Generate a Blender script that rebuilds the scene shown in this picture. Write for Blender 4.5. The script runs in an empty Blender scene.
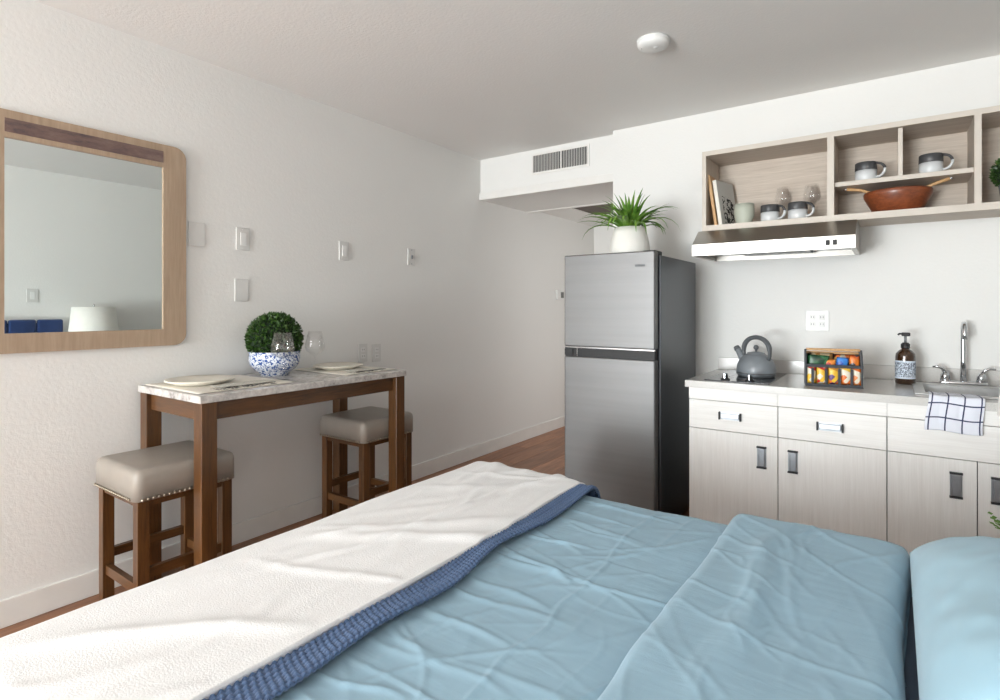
import bpy, bmesh, math, random
import numpy as np
from mathutils import Vector, Matrix
random.seed(7)
PI = math.pi
sc = bpy.context.scene
COL = sc.collection

# ------------------------------------------------------------------ camera
cam_d = bpy.data.cameras.new('camera')
cam = bpy.data.objects.new('camera', cam_d)
COL.objects.link(cam)
FOC, HOR = 555.4, 308.0
cam_d.sensor_fit = 'HORIZONTAL'
cam_d.sensor_width = 36.0
cam_d.lens = FOC / 1000 * 36.0
cam_d.shift_y = -(350.0 - HOR) / 1000
cam_d.clip_start = 0.02
cam.location = (0, 0, 1.22)
cam.rotation_euler = (PI / 2, 0, math.atan(393 / FOC))
sc.camera = cam

# ------------------------------------------------------------------ world, light, exposure
sc.view_settings.view_transform = 'Standard'
sc.view_settings.look = 'None'
sc.view_settings.gamma = 1.0
sc.view_settings.use_curve_mapping = False
sc.view_settings.exposure = -0.25
world = bpy.data.worlds.new('daylight')
sc.world = world
world.use_nodes = True
bg = world.node_tree.nodes['Background']
bg.inputs[0].default_value = (0.92, 0.96, 1.0, 1)
bg.inputs[1].default_value = 1.5
def area(name, loc, rot, sx, sy, energy, color):
    la = bpy.data.lights.new(name, 'AREA')
    la.shape = 'RECTANGLE'
    la.size, la.size_y = sx, sy
    la.energy = energy
    la.color = color
    lo = bpy.data.objects.new(name, la)
    COL.objects.link(lo)
    lo.location = loc
    lo.rotation_euler = rot
# daylight through the window behind the camera: sky, and an added lamp aimed up to brighten the ceiling like ground bounce
area('window_daylight', (-1.75, -4.62, 1.30), (math.radians(90), 0, math.radians(-22)), 1.8, 2.0, 330, (0.925, 0.962, 1.0))
area('ground_bounce_fill', (-1.75, -4.80, 0.45), (math.radians(132), 0, math.radians(-22)), 1.8, 1.0, 330, (0.95, 0.97, 1.0))
# light from the room that opens off the hallway
area('hall_daylight', (-1.30, 4.75, 1.2), (math.radians(90), 0, math.radians(90)), 0.8, 1.6, 6, (1.0, 0.93, 0.86))

# ------------------------------------------------------------------ materials
def lin(c):
    return tuple(((v / 255) / 12.92 if v / 255 <= 0.04045 else ((v / 255 + 0.055) / 1.055) ** 2.4) for v in c)

class NT:
    def __init__(s, name):
        s.m = bpy.data.materials.new(name)
        s.m.use_nodes = True
        s.t = s.m.node_tree
        s.b = s.t.nodes['Principled BSDF']
        s.out = s.t.nodes['Material Output']
    def n(s, typ, **kw):
        nd = s.t.nodes.new(typ)
        for k, v in kw.items():
            if k.startswith('i_'):
                key = k[2:]
                key = int(key) if key.isdigit() else key.replace('_', ' ')
                nd.inputs[key].default_value = v
            else:
                setattr(nd, k, v)
        return nd
    def l(s, a, b):
        s.t.links.new(a, b)
    def coords(s, scale=(1, 1, 1), rot=(0, 0, 0), kind='Object'):
        tc = s.n('ShaderNodeTexCoord')
        mp = s.n('ShaderNodeMapping')
        mp.inputs['Scale'].default_value = scale
        mp.inputs['Rotation'].default_value = rot
        s.l(tc.outputs[kind], mp.inputs[0])
        return mp.outputs[0]
    def ramp(s, fac, stops):
        r = s.n('ShaderNodeValToRGB')
        e = r.color_ramp.elements
        while len(e) < len(stops):
            e.new(0.5)
        for q, (p, c) in zip(e, stops):
            q.position = p
            q.color = (*c, 1)
        s.l(fac, r.inputs[0])
        return r.outputs[0]
    def bump(s, h, strength=0.2, dist=0.01):
        b = s.n('ShaderNodeBump')
        b.inputs['Strength'].default_value = strength
        b.inputs['Distance'].default_value = dist
        s.l(h, b.inputs['Height'])
        s.l(b.outputs[0], s.b.inputs['Normal'])
    def noise(s, vec, scale, detail=3, rough=0.5):
        n = s.n('ShaderNodeTexNoise')
        n.inputs['Scale'].default_value = scale
        n.inputs['Detail'].default_value = detail
        n.inputs['Roughness'].default_value = rough
        s.l(vec, n.inputs['Vector'])
        return n.outputs[0]

def plain(name, col, rough=0.5, metal=0.0, spec=0.5, var=0.06, vs=12.0, bump=0.0, bs=200.0, coat=0.0):
    t = NT(name)
    c = lin(col)
    v = t.coords()
    n = t.noise(v, vs)
    lo_ = tuple(max(0, x * (1 - var)) for x in c)
    hi_ = tuple(min(1, x * (1 + var)) for x in c)
    t.l(t.ramp(n, [(0.3, lo_), (0.7, hi_)]), t.b.inputs['Base Color'])
    t.b.inputs['Roughness'].default_value = rough
    t.b.inputs['Metallic'].default_value = metal
    t.b.inputs['Specular IOR Level'].default_value = spec
    if coat:
        t.b.inputs['Coat Weight'].default_value = coat
        t.b.inputs['Coat Roughness'].default_value = 0.1
    if bump:
        t.bump(t.noise(v, bs, 2), bump, 0.002)
    return t.m

def wall_mat(name, col, bs=0.16):
    t = NT(name)
    v = t.coords()
    c = lin(col)
    t.l(t.ramp(t.noise(v, 1.3), [(0.3, tuple(x * .975 for x in c)), (0.7, c)]), t.b.inputs['Base Color'])
    t.b.inputs['Roughness'].default_value = 0.62
    a = t.noise(v, 75, 4, 0.55)
    r = t.ramp(a, [(0.38, (0, 0, 0)), (0.62, (1, 1, 1))])
    t.bump(r, bs, 0.002)
    return t.m

def wood(name, dark, light, scale, rough=0.45, fine=(1, 1, 1), bump=0.08, rnd=0.0, coat=0.0, mid=None):
    """grain: noise stretched along the axis with the small scale value"""
    t = NT(name)
    v = t.coords(scale)
    n = t.noise(v, 1.0, 6, 0.62)
    v2 = t.coords(tuple(a * 4 for a in scale))
    n2 = t.noise(v2, 1.0, 3, 0.6)
    mx = t.n('ShaderNodeMix', data_type='FLOAT')
    mx.inputs[0].default_value = 0.4
    t.l(n, mx.inputs[2]); t.l(n2, mx.inputs[3])
    c = t.ramp(mx.outputs[0], [(0.3, lin(dark)), (0.7, lin(light))])
    if rnd:
        oi = t.n('ShaderNodeObjectInfo')
        mr = t.n('ShaderNodeMapRange')
        mr.inputs[3].default_value = 1 - rnd
        mr.inputs[4].default_value = 1 + rnd
        t.l(oi.outputs['Random'], mr.inputs[0])
        hs = t.n('ShaderNodeHueSaturation')
        t.l(mr.outputs[0], hs.inputs['Value'])
        t.l(c, hs.inputs['Color'])
        c = hs.outputs[0]
    t.l(c, t.b.inputs['Base Color'])
    t.b.inputs['Roughness'].default_value = rough
    if coat:
        t.b.inputs['Coat Weight'].default_value = coat
        t.b.inputs['Coat Roughness'].default_value = 0.2
    t.bump(mx.outputs[0], bump, 0.002)
    return t.m

def steel(name, col, rough, stretch=(1, 1, 1), metal=1.0, bump=0.03):
    t = NT(name)
    v = t.coords(stretch)
    n = t.noise(v, 1.0, 4)
    c = lin(col)
    t.l(t.ramp(n, [(0.3, tuple(x * .93 for x in c)), (0.7, c)]), t.b.inputs['Base Color'])
    t.b.inputs['Metallic'].default_value = metal
    t.b.inputs['Roughness'].default_value = rough
    t.bump(n, bump, 0.0006)
    return t.m

def clear_glass(name, tint=(1, 1, 1), gloss=0.9):
    t = NT(name)
    tr = t.n('ShaderNodeBsdfTransparent')
    tr.inputs[0].default_value = (*tint, 1)
    gl = t.n('ShaderNodeBsdfGlossy')
    gl.inputs['Roughness'].default_value = 0.03
    gl.inputs[0].default_value = (gloss, gloss, gloss, 1)
    lw = t.n('ShaderNodeLayerWeight')
    lw.inputs['Blend'].default_value = 0.35
    r = t.n('ShaderNodeMapRange')
    r.inputs[3].default_value = 0.03
    r.inputs[4].default_value = 0.22
    t.l(lw.outputs['Facing'], r.inputs[0])
    mx = t.n('ShaderNodeMixShader')
    t.l(r.outputs[0], mx.inputs[0]); t.l(tr.outputs[0], mx.inputs[1]); t.l(gl.outputs[0], mx.inputs[2])
    t.l(mx.outputs[0], t.out.inputs['Surface'])
    return t.m

def fabric(name, col, var=0.08, rough=0.9, bump=0.25, bs=900.0, vs=25.0, sheen=0.2):
    t = NT(name)
    v = t.coords()
    c = lin(col)
    t.l(t.ramp(t.noise(v, vs, 4), [(0.3, tuple(x * (1 - var) for x in c)), (0.7, tuple(min(1, x * (1 + var)) for x in c))]), t.b.inputs['Base Color'])
    t.b.inputs['Roughness'].default_value = rough
    t.b.inputs['Sheen Weight'].default_value = sheen
    t.b.inputs['Specular IOR Level'].default_value = 0.2
    t.bump(t.noise(v, bs, 3), bump, 0.002)
    return t.m

def crumpled(name, col, strength):
    t = NT(name)
    v = t.coords()
    c = lin(col)
    t.l(t.ramp(t.noise(v, 8, 4), [(0.3, tuple(x * .965 for x in c)), (0.7, tuple(min(1, x * 1.03) for x in c))]), t.b.inputs['Base Color'])
    t.b.inputs['Roughness'].default_value = .85
    t.b.inputs['Sheen Weight'].default_value = .15
    t.b.inputs['Specular IOR Level'].default_value = .2
    prev = None
    for ang, sc_, st_ in ((35, (5, 26, 5), strength), (-38, (4, 22, 4), strength), (80, (5, 30, 5), strength * .7)):
        b0 = t.n('ShaderNodeBump'); b0.inputs['Strength'].default_value = st_; b0.inputs['Distance'].default_value = .006
        t.l(t.noise(t.coords(sc_, (0, 0, math.radians(ang))), 1.0, 3, .5), b0.inputs['Height'])
        if prev is not None:
            t.l(prev, b0.inputs['Normal'])
        prev = b0.outputs[0]
    b1 = t.n('ShaderNodeBump'); b1.inputs['Strength'].default_value = .2; b1.inputs['Distance'].default_value = .002
    t.l(t.noise(v, 700, 3), b1.inputs['Height']); t.l(b0.outputs[0], b1.inputs['Normal'])
    t.l(b1.outputs[0], t.b.inputs['Normal'])
    return t.m

def leaf_mat(name, a, b, vs=30):
    t = NT(name)
    v = t.coords()
    t.l(t.ramp(t.noise(v, vs), [(0.3, lin(a)), (0.7, lin(b))]), t.b.inputs['Base Color'])
    t.b.inputs['Roughness'].default_value = 0.45
    t.b.inputs['Subsurface Weight'].default_value = 0.0
    return t.m

def splat(name, cols, scale=40.0, rough=0.35):
    """patchy coloured print for packets, cards and labels"""
    t = NT(name)
    v = t.coords()
    vo = t.n('ShaderNodeTexVoronoi')
    vo.inputs['Scale'].default_value = scale
    t.l(v, vo.inputs['Vector'])
    sep = t.n('ShaderNodeSeparateColor')
    t.l(vo.outputs['Color'], sep.inputs[0])
    k = len(cols)
    rr = t.n('ShaderNodeValToRGB')
    rr.color_ramp.interpolation = 'CONSTANT'
    e = rr.color_ramp.elements
    while len(e) < k:
        e.new(0.5)
    for i, c in enumerate(cols):
        e[i].position = i / k
        e[i].color = (*lin(c), 1)
    t.l(sep.outputs[0], rr.inputs[0])
    t.l(rr.outputs[0], t.b.inputs['Base Color'])
    t.b.inputs['Roughness'].default_value = rough
    return t.m

MAT = {}
MAT['wall'] = wall_mat('wall_paint', (230, 229, 226))
MAT['ceiling'] = wall_mat('ceiling_paint', (232, 230, 227), 0.22)
MAT['trim'] = plain('trim_paint', (228, 226, 222), 0.4, var=.02)
MAT['plank'] = wood('laminate_plank', (118, 74, 50), (184, 130, 94), (9, 1.1, 9), 0.38, bump=0.1, rnd=0.22)
MAT['subfloor'] = plain('subfloor', (52, 34, 26), 0.8)
MAT['cab_v'] = wood('whitewashed_wood_vertical', (230, 227, 223), (243, 241, 238), (45, 45, 1.6), 0.5, bump=0.05)
MAT['cab_h'] = wood('whitewashed_wood_horizontal', (230, 227, 223), (243, 241, 238), (1.6, 45, 45), 0.5, bump=0.05)
MAT['shelf_h'] = wood('taupe_oak_horizontal', (176, 162, 148), (206, 194, 181), (1.8, 40, 40), 0.55, bump=0.06)
MAT['shelf_v'] = wood('taupe_oak_vertical', (178, 165, 151), (205, 193, 180), (40, 40, 1.8), 0.55, bump=0.06)
MAT['edge'] = plain('shelf_edge_band', (200, 191, 180), 0.5, var=.03)
MAT['brown_wood'] = wood('walnut_stained_wood', (58, 36, 16), (106, 68, 33), (30, 30, 2.5), 0.33, coat=0.25)
MAT['brown_wood_y'] = wood('walnut_stained_rail', (58, 36, 16), (106, 68, 33), (30, 2.5, 30), 0.33, coat=0.25)
MAT['brown_wood_x'] = wood('walnut_stained_crossrail', (58, 36, 16), (106, 68, 33), (2.5, 30, 30), 0.33, coat=0.25)
MAT['leather'] = plain('taupe_leatherette', (150, 142, 133), 0.42, var=.05, bump=0.15, bs=350)
MAT['nail'] = steel('nailhead_brass', (168, 158, 142), 0.3)
MAT['mirror_wood'] = wood('light_maple_frame', (154, 132, 110), (178, 156, 133), (30, 30, 2.0), 0.45, bump=0.04)
MAT['mirror_inlay'] = splat('inlay_base', [(98, 82, 80), (110, 92, 86), (92, 78, 80), (116, 100, 94)], 30)
MAT['mirror_glass'] = steel('mirror_silver', (236, 242, 240), 0.0, bump=0.0)
MAT['steel'] = steel('brushed_steel', (124, 124, 124), 0.46, (1, 1, 40), .8, bump=.003)
MAT['steel_dark'] = steel('dark_fridge_side', (96, 98, 102), 0.36, (120, 120, 2), 0.85)
MAT['hood_steel'] = steel('hood_steel', (178, 174, 168), 0.28, (3, 200, 200))
MAT['satin'] = steel('satin_pull', (176, 179, 184), 0.34, (60, 60, 60))
MAT['chrome'] = steel('chrome', (215, 217, 220), 0.12, bump=0.0)
MAT['sink_steel'] = steel('sink_steel', (215, 215, 215), 0.38, (60, 60, 60))
MAT['black'] = plain('black_plastic', (24, 24, 26), 0.55, var=.1)
MAT['dark_gap'] = plain('dark_gasket', (46, 47, 50), 0.6)
MAT['white_plastic'] = plain('white_plastic', (226, 226, 224), 0.35, var=.015)
MAT['plate_plastic'] = plain('wall_plate_plastic', (214, 213, 210), 0.35, var=.015)
MAT['grey_plastic'] = plain('grey_plastic', (120, 122, 124), 0.4)
MAT['glasstop'] = plain('black_ceramic_glass', (62, 62, 64), 0.12, spec=.8, var=.03)
MAT['kettle'] = plain('grey_enamel', (126, 131, 136), 0.42, var=.03, coat=0.2)
MAT['kettle_dark'] = plain('grey_handle', (92, 95, 98), 0.45, var=.05)
MAT['amber'] = plain('amber_glass', (58, 34, 14), 0.12, spec=.8, var=.1, coat=0.5)
MAT['cream'] = plain('cream_stoneware', (222, 216, 202), 0.35, var=.02)
MAT['white_pot'] = plain('white_ceramic_pot', (232, 230, 224), 0.4, var=.02)
MAT['mug_white'] = plain('mug_white_glaze', (205, 207, 208), 0.3, var=.05)
MAT['mug_dark'] = plain('mug_charcoal_glaze', (66, 66, 68), 0.4, var=.12)
MAT['sage'] = plain('sage_ceramic', (176, 180, 166), 0.5, var=.03)
MAT['bowl_wood'] = wood('reddish_turned_wood', (100, 48, 26), (146, 78, 44), (14, 14, 30), 0.35, coat=0.3)
MAT['light_wood'] = wood('light_beech', (182, 138, 92), (212, 172, 124), (20, 20, 5), 0.5)
MAT['soil'] = plain('soil', (52, 40, 30), 0.95, var=.3, vs=80)
MAT['boxwood'] = leaf_mat('boxwood_leaf', (26, 50, 14), (64, 98, 34), 60)
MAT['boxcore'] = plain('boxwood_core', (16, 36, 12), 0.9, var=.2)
MAT['blade'] = leaf_mat('blade_leaf', (58, 106, 30), (126, 168, 66), 14)
MAT['clear'] = clear_glass('clear_glass')
MAT['pane'] = clear_glass('window_pane', (0.97, 0.99, 0.98))
MAT['throw'] = fabric('white_fleece', (238, 238, 238), .015, .95, 0.6, 260, 30)
MAT['duvet'] = crumpled('blue_cotton', (150, 182, 200), .22)
MAT['pillow'] = fabric('pale_blue_cotton', (160, 194, 210), .03, .85, 0.2, 700, 8)
MAT['sheet'] = fabric('slate_sheet', (108, 122, 142), .04, .85, 0.2, 700, 8)
MAT['knit'] = fabric('blue_knit_yarn', (84, 106, 140), .12, .9, 0.4, 500, 160)
MAT['navy'] = fabric('navy_velvet', (30, 52, 98), .1, .8, 0.2, 600, 20, 0.5)
MAT['shade'] = fabric('white_lampshade', (236, 234, 228), .02, .8, 0.1, 500)
MAT['grey_felt'] = fabric('charcoal_felt', (74, 76, 80), .1, .9, 0.3, 500)
MAT['paper'] = plain('paper', (228, 224, 214), 0.8, var=.03)

def quartz():
    t = NT('white_quartz')
    v = t.coords()
    n = t.noise(v, 380, 2)
    t.l(t.ramp(n, [(0.35, lin((196, 193, 189))), (0.6, lin((214, 211, 207)))]), t.b.inputs['Base Color'])
    t.b.inputs['Roughness'].default_value = 0.16
    return t.m
MAT['quartz'] = quartz()

def marble():
    t = NT('grey_white_marble')
    v = t.coords()
    w = t.noise(v, 9, 6, .7)
    n = t.noise(v, 38, 5, .7)
    mx = t.n('ShaderNodeMix', data_type='FLOAT'); mx.inputs[0].default_value = .55
    t.l(w, mx.inputs[2]); t.l(n, mx.inputs[3])
    t.l(t.ramp(mx.outputs[0], [(0.34, lin((120, 114, 112))), (0.46, lin((182, 177, 173))), (0.62, lin((214, 210, 205)))]), t.b.inputs['Base Color'])
    t.b.inputs['Roughness'].default_value = 0.25
    return t.m
MAT['marble'] = marble()

def inlay():
    t = NT('mottled_inlay')
    v = t.coords((8, 8, 30))
    n = t.noise(v, 1.6, 6, .7)
    t.l(t.ramp(n, [(0.3, lin((78, 66, 70))), (0.5, lin((112, 90, 84))), (0.7, lin((128, 110, 104)))]), t.b.inputs['Base Color'])
    t.b.inputs['Roughness'].default_value = 0.4
    return t.m
MAT['mirror_inlay'] = inlay()

def chinoiserie():
    t = NT('blue_white_porcelain')
    v = t.coords()
    n1 = t.noise(v, 46, 3, .6)
    n2 = t.noise(v, 95, 2, .5)
    r1 = t.ramp(n1, [(0.47, (0, 0, 0)), (0.5, (1, 1, 1)), ])
    r2 = t.ramp(n2, [(0.50, (0, 0, 0)), (0.54, (1, 1, 1))])
    mx = t.n('ShaderNodeMix', data_type='RGBA', blend_type='DIFFERENCE')
    mx.inputs[0].default_value = 1
    t.l(r1, mx.inputs[6]); t.l(r2, mx.inputs[7])
    t.l(t.ramp(mx.outputs[2], [(0.3, lin((222, 226, 232))), (0.7, lin((44, 78, 142)))]), t.b.inputs['Base Color'])
    t.b.inputs['Roughness'].default_value = 0.15
    return t.m
MAT['porcelain'] = chinoiserie()

def uv_grid_cloth(name, base, line, nu, nv, wid, offu=0.5, offv=0.5):
    t = NT(name)
    tc = t.n('ShaderNodeTexCoord')
    sp = t.n('ShaderNodeSeparateXYZ')
    t.l(tc.outputs['UV'], sp.inputs[0])
    outs = []
    for k, (cnt, off) in enumerate(((nu, offu), (nv, offv))):
        m = t.n('ShaderNodeMath', operation='MULTIPLY_ADD'); m.inputs[1].default_value = cnt; m.inputs[2].default_value = off
        t.l(sp.outputs[k], m.inputs[0])
        f = t.n('ShaderNodeMath', operation='FRACT'); t.l(m.outputs[0], f.inputs[0])
        c = t.n('ShaderNodeMath', operation='COMPARE'); c.inputs[1].default_value = 0.5; c.inputs[2].default_value = wid
        t.l(f.outputs[0], c.inputs[0])
        outs.append(c.outputs[0])
    mx = t.n('ShaderNodeMath', operation='MAXIMUM')
    t.l(outs[0], mx.inputs[0]); t.l(outs[1], mx.inputs[1])
    t.l(t.ramp(mx.outputs[0], [(0.2, lin(base)), (0.8, lin(line))]), t.b.inputs['Base Color'])
    t.b.inputs['Roughness'].default_value = 0.9
    t.bump(t.noise(t.coords(), 700, 2), .25, .002)
    return t.m
MAT['towel'] = uv_grid_cloth('checked_towel', (228, 230, 240), (52, 58, 92), 3.4, 4.2, 0.045, 0.28, 0.2)
MAT['stripe'] = uv_grid_cloth('striped_napkin', (208, 204, 194), (150, 147, 140), 11.0, 0.001, 0.14, .5, 0.0)

def scribble(name, base, ink, scale, lo=0.47, hi=0.53, band=None, rough=.8):
    """pen-like print: thin contour bands of a noise field, limited to a band of v in UV"""
    t = NT(name)
    tc = t.n('ShaderNodeTexCoord')
    mp = t.n('ShaderNodeMapping'); mp.inputs['Scale'].default_value = scale
    t.l(tc.outputs['UV'], mp.inputs[0])
    n = t.noise(mp.outputs[0], 1.0, 2.5, .6)
    c = t.ramp(n, [(lo - .02, (0, 0, 0)), (lo, (1, 1, 1)), (hi, (1, 1, 1)), (hi + .02, (0, 0, 0))])
    if band:
        sp = t.n('ShaderNodeSeparateXYZ'); t.l(tc.outputs['UV'], sp.inputs[0])
        acc = None
        for ax, (a, b) in band.items():
            cmpn = t.n('ShaderNodeMath', operation='COMPARE')
            cmpn.inputs[1].default_value = (a + b) / 2; cmpn.inputs[2].default_value = (b - a) / 2
            t.l(sp.outputs[ax], cmpn.inputs[0])
            if acc is None:
                acc = cmpn.outputs[0]
            else:
                mm = t.n('ShaderNodeMath', operation='MULTIPLY'); t.l(acc, mm.inputs[0]); t.l(cmpn.outputs[0], mm.inputs[1]); acc = mm.outputs[0]
        mu = t.n('ShaderNodeMath', operation='MULTIPLY')
        t.l(c, mu.inputs[0]); t.l(acc, mu.inputs[1])
        c = mu.outputs[0]
    t.l(t.ramp(c, [(0.2, lin(base)), (0.8, lin(ink))]), t.b.inputs['Base Color'])
    t.b.inputs['Roughness'].default_value = rough
    return t.m
MAT['mat_print'] = scribble('printed_placemat', (224, 218, 206), (48, 46, 50), (26, 7, 1), .40, .50, {0: (.2, .82), 1: (.02, .17)})
MAT['book_print'] = scribble('printed_book_cover', (196, 196, 192), (40, 42, 44), (4, 7, 1), .40, .50, {0: (.2, .92), 1: (.06, .66)})
MAT['label_print'] = scribble('printed_bottle_label', (206, 216, 228), (54, 60, 80), (26, 9, 1), .42, .50, {1: (.1, .9)}, .6)

# ------------------------------------------------------------------ mesh helpers
def link(o, parent=None):
    COL.objects.link(o)
    if parent is not None:
        o.parent = parent
    return o

def root_loc(p):
    v = Vector((0, 0, 0))
    while p is not None:
        v += Vector(p.location)
        p = p.parent
    return v

def mesh_obj(name, bm, mat, parent=None, smooth=False, world=False, origin=None, mods=None):
    """ONE mesh object. world=True: verts are in world coordinates and get shifted into the parent's space."""
    if world:
        off = root_loc(parent) if parent is not None else Vector(origin or (0, 0, 0))
        bmesh.ops.translate(bm, verts=bm.verts, vec=-off)
    bmesh.ops.recalc_face_normals(bm, faces=bm.faces)
    me = bpy.data.meshes.new(name)
    bm.to_mesh(me); bm.free()
    if smooth:
        for p in me.polygons:
            p.use_smooth = True
    me.materials.append(MAT[mat] if isinstance(mat, str) else mat)
    o = bpy.data.objects.new(name, me)
    if world and parent is None and origin is not None:
        o.location = origin
    link(o, parent)
    return o

def tag(o, label, cat, group=None):
    o['label'] = label; o['category'] = cat
    if group:
        o['group'] = group
    return o

def thing(name, label, cat, loc=(0, 0, 0), rz=0, group=None):
    o = bpy.data.objects.new(name, None)
    o.empty_display_size = 0.05
    COL.objects.link(o)
    o.location = loc; o.rotation_euler = (0, 0, rz)
    return tag(o, label, cat, group)

def struct(o):
    o['kind'] = 'structure'
    return o

def dup(o, parent=None):
    c = o.copy(); COL.objects.link(c)
    c.parent = parent
    for ch in [x for x in list(COL.objects) if x.parent is o]:
        dup(ch, c)
    return c

def bbox(bm, x0, x1, y0, y1, z0, z1, bev=0.0, seg=2):
    m = Matrix.Translation(((x0 + x1) / 2, (y0 + y1) / 2, (z0 + z1) / 2)) @ Matrix.Diagonal((x1 - x0, y1 - y0, z1 - z0, 1))
    r = bmesh.ops.create_cube(bm, size=1.0, matrix=m)
    if bev:
        es = list({e for v in r['verts'] for e in v.link_edges})
        bmesh.ops.bevel(bm, geom=es, offset=bev, segments=seg, affect='EDGES', profile=0.5)
    return r

def box(name, b, mat, parent=None, bev=0.0, seg=2, world=False, origin=None, smooth=False):
    bm = bmesh.new()
    bbox(bm, *b, bev, seg)
    return mesh_obj(name, bm, mat, parent, smooth, world, origin)

def lathe_bm(bm, prof, seg=32, c=(0, 0, 0), close=False):
    rings = []
    for r, z in prof:
        if r < 1e-6:
            rings.append([bm.verts.new((c[0], c[1], c[2] + z))])
        else:
            rings.append([bm.verts.new((c[0] + r * math.cos(2 * PI * k / seg), c[1] + r * math.sin(2 * PI * k / seg), c[2] + z)) for k in range(seg)])
    for a, b in zip(rings, rings[1:]):
        for k in range(seg):
            k2 = (k + 1) % seg
            if len(a) == 1 and len(b) > 1:
                bm.faces.new((a[0], b[k2], b[k]))
            elif len(b) == 1 and len(a) > 1:
                bm.faces.new((a[k], a[k2], b[0]))
            elif len(a) > 1:
                bm.faces.new((a[k], a[k2], b[k2], b[k]))

def lathe(name, prof, mat, parent=None, seg=32, c=(0, 0, 0), world=False, origin=None, smooth=True):
    bm = bmesh.new()
    lathe_bm(bm, prof, seg, c)
    return mesh_obj(name, bm, mat, parent, smooth, world, origin)

def tube_bm(bm, pts, rad, seg=12, flat=1.0):
    pts = [Vector(p) for p in pts]
    n = len(pts)
    rads = rad if isinstance(rad, (list, tuple)) else [rad] * n
    rings = []
    up = None
    for i in range(n):
        t = (pts[min(i + 1, n - 1)] - pts[max(i - 1, 0)]).normalized()
        if up is None:
            up = Vector((0, 0, 1)) if abs(t.z) < 0.9 else Vector((1, 0, 0))
        s_ = t.cross(up).normalized()
        up = s_.cross(t).normalized()
        rings.append([bm.verts.new(pts[i] + (s_ * math.cos(2 * PI * k / seg) * flat + up * math.sin(2 * PI * k / seg)) * rads[i]) for k in range(seg)])
    for a, b in zip(rings, rings[1:]):
        for k in range(seg):
            bm.faces.new((a[k], a[(k + 1) % seg], b[(k + 1) % seg], b[k]))
    bm.faces.new(rings[0][::-1]); bm.faces.new(rings[-1])

def tube(name, pts, rad, mat, parent=None, seg=12, flat=1.0, world=False, origin=None):
    bm = bmesh.new()
    tube_bm(bm, pts, rad, seg, flat)
    return mesh_obj(name, bm, mat, parent, True, world, origin)

def prism(name, poly, axis, a, b, mat, parent=None, world=False, origin=None, bev=0.0):
    """extrude polygon (2D) along axis from a to b; axis 'x': poly=(y,z); 'y': (x,z); 'z': (x,y)"""
    bm = bmesh.new()
    def P(p, q):
        return {'x': (q, p[0], p[1]), 'y': (p[0], q, p[1]), 'z': (p[0], p[1], q)}[axis]
    A = [bm.verts.new(P(p, a)) for p in poly]
    Bv = [bm.verts.new(P(p, b)) for p in poly]
    n = len(poly)
    bm.faces.new(A); bm.faces.new(Bv[::-1])
    for i in range(n):
        bm.faces.new((A[i], Bv[i], Bv[(i + 1) % n], A[(i + 1) % n]))
    if bev:
        bmesh.ops.bevel(bm, geom=list(bm.edges), offset=bev, segments=2, affect='EDGES', profile=0.5)
    return mesh_obj(name, bm, mat, parent, False, world, origin)

def grid_obj(name, P, mat, parent=None, origin=None, thick=0.0, smooth=True, offset=-1):
    """P: (n,m,3) world positions -> cloth-like sheet with UV"""
    n, m, _ = P.shape
    off = np.array(root_loc(parent) if parent is not None else (origin or (0, 0, 0)))
    V = (P - off).reshape(-1, 3)
    idx = np.arange(n * m).reshape(n, m)
    q = np.stack([idx[:-1, :-1], idx[1:, :-1], idx[1:, 1:], idx[:-1, 1:]], -1).reshape(-1, 4)
    me = bpy.data.meshes.new(name)
    me.from_pydata(V.tolist(), [], q.tolist())
    uv = me.uv_layers.new(name='UVMap')
    U = np.stack(np.meshgrid(np.linspace(0, 1, n), np.linspace(0, 1, m), indexing='ij'), -1).reshape(-1, 2)
    uv.data.foreach_set('uv', U[q.reshape(-1)].astype(np.float32).reshape(-1))
    if smooth:
        me.polygons.foreach_set('use_smooth', [True] * len(me.polygons))
    me.materials.append(MAT[mat] if isinstance(mat, str) else mat)
    me.update()
    o = bpy.data.objects.new(name, me)
    if parent is None and origin is not None:
        o.location = origin
    link(o, parent)
    if thick:
        md = o.modifiers.new('thickness', 'SOLIDIFY')
        md.thickness = thick; md.offset = offset
    return o

# numpy value noise
_rng = np.random.default_rng(5)
_tab = _rng.random((256, 256))
def vnoise(x, y):
    xi = np.floor(x).astype(int); yi = np.floor(y).astype(int)
    fx = x - xi; fy = y - yi
    fx = fx * fx * (3 - 2 * fx); fy = fy * fy * (3 - 2 * fy)
    g = lambda a, b: _tab[a % 256, b % 256]
    return ((g(xi, yi) * (1 - fx) + g(xi + 1, yi) * fx) * (1 - fy) + (g(xi, yi + 1) * (1 - fx) + g(xi + 1, yi + 1) * fx) * fy) * 2 - 1

def creases(x, y, segs):
    hgt = np.zeros_like(x)
    for (ax, ay, bx, by, A, w) in segs:
        dx, dy = bx - ax, by - ay
        L2 = dx * dx + dy * dy
        t = ((x - ax) * dx + (y - ay) * dy) / L2
        tc = np.clip(t, 0, 1)
        wob = 0.02 * np.sin(t * 4.2 + ax * 20) + .012 * vnoise(x * 9 + ay * 5, y * 9)
        d = ((x - ax) * -dy + (y - ay) * dx) / math.sqrt(L2) + wob
        fade = np.clip(np.minimum(t + .15, 1.15 - t) / .35, 0, 1)
        hgt += A * fade * np.exp(-(d / w) ** 2)
    return hgt

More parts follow.
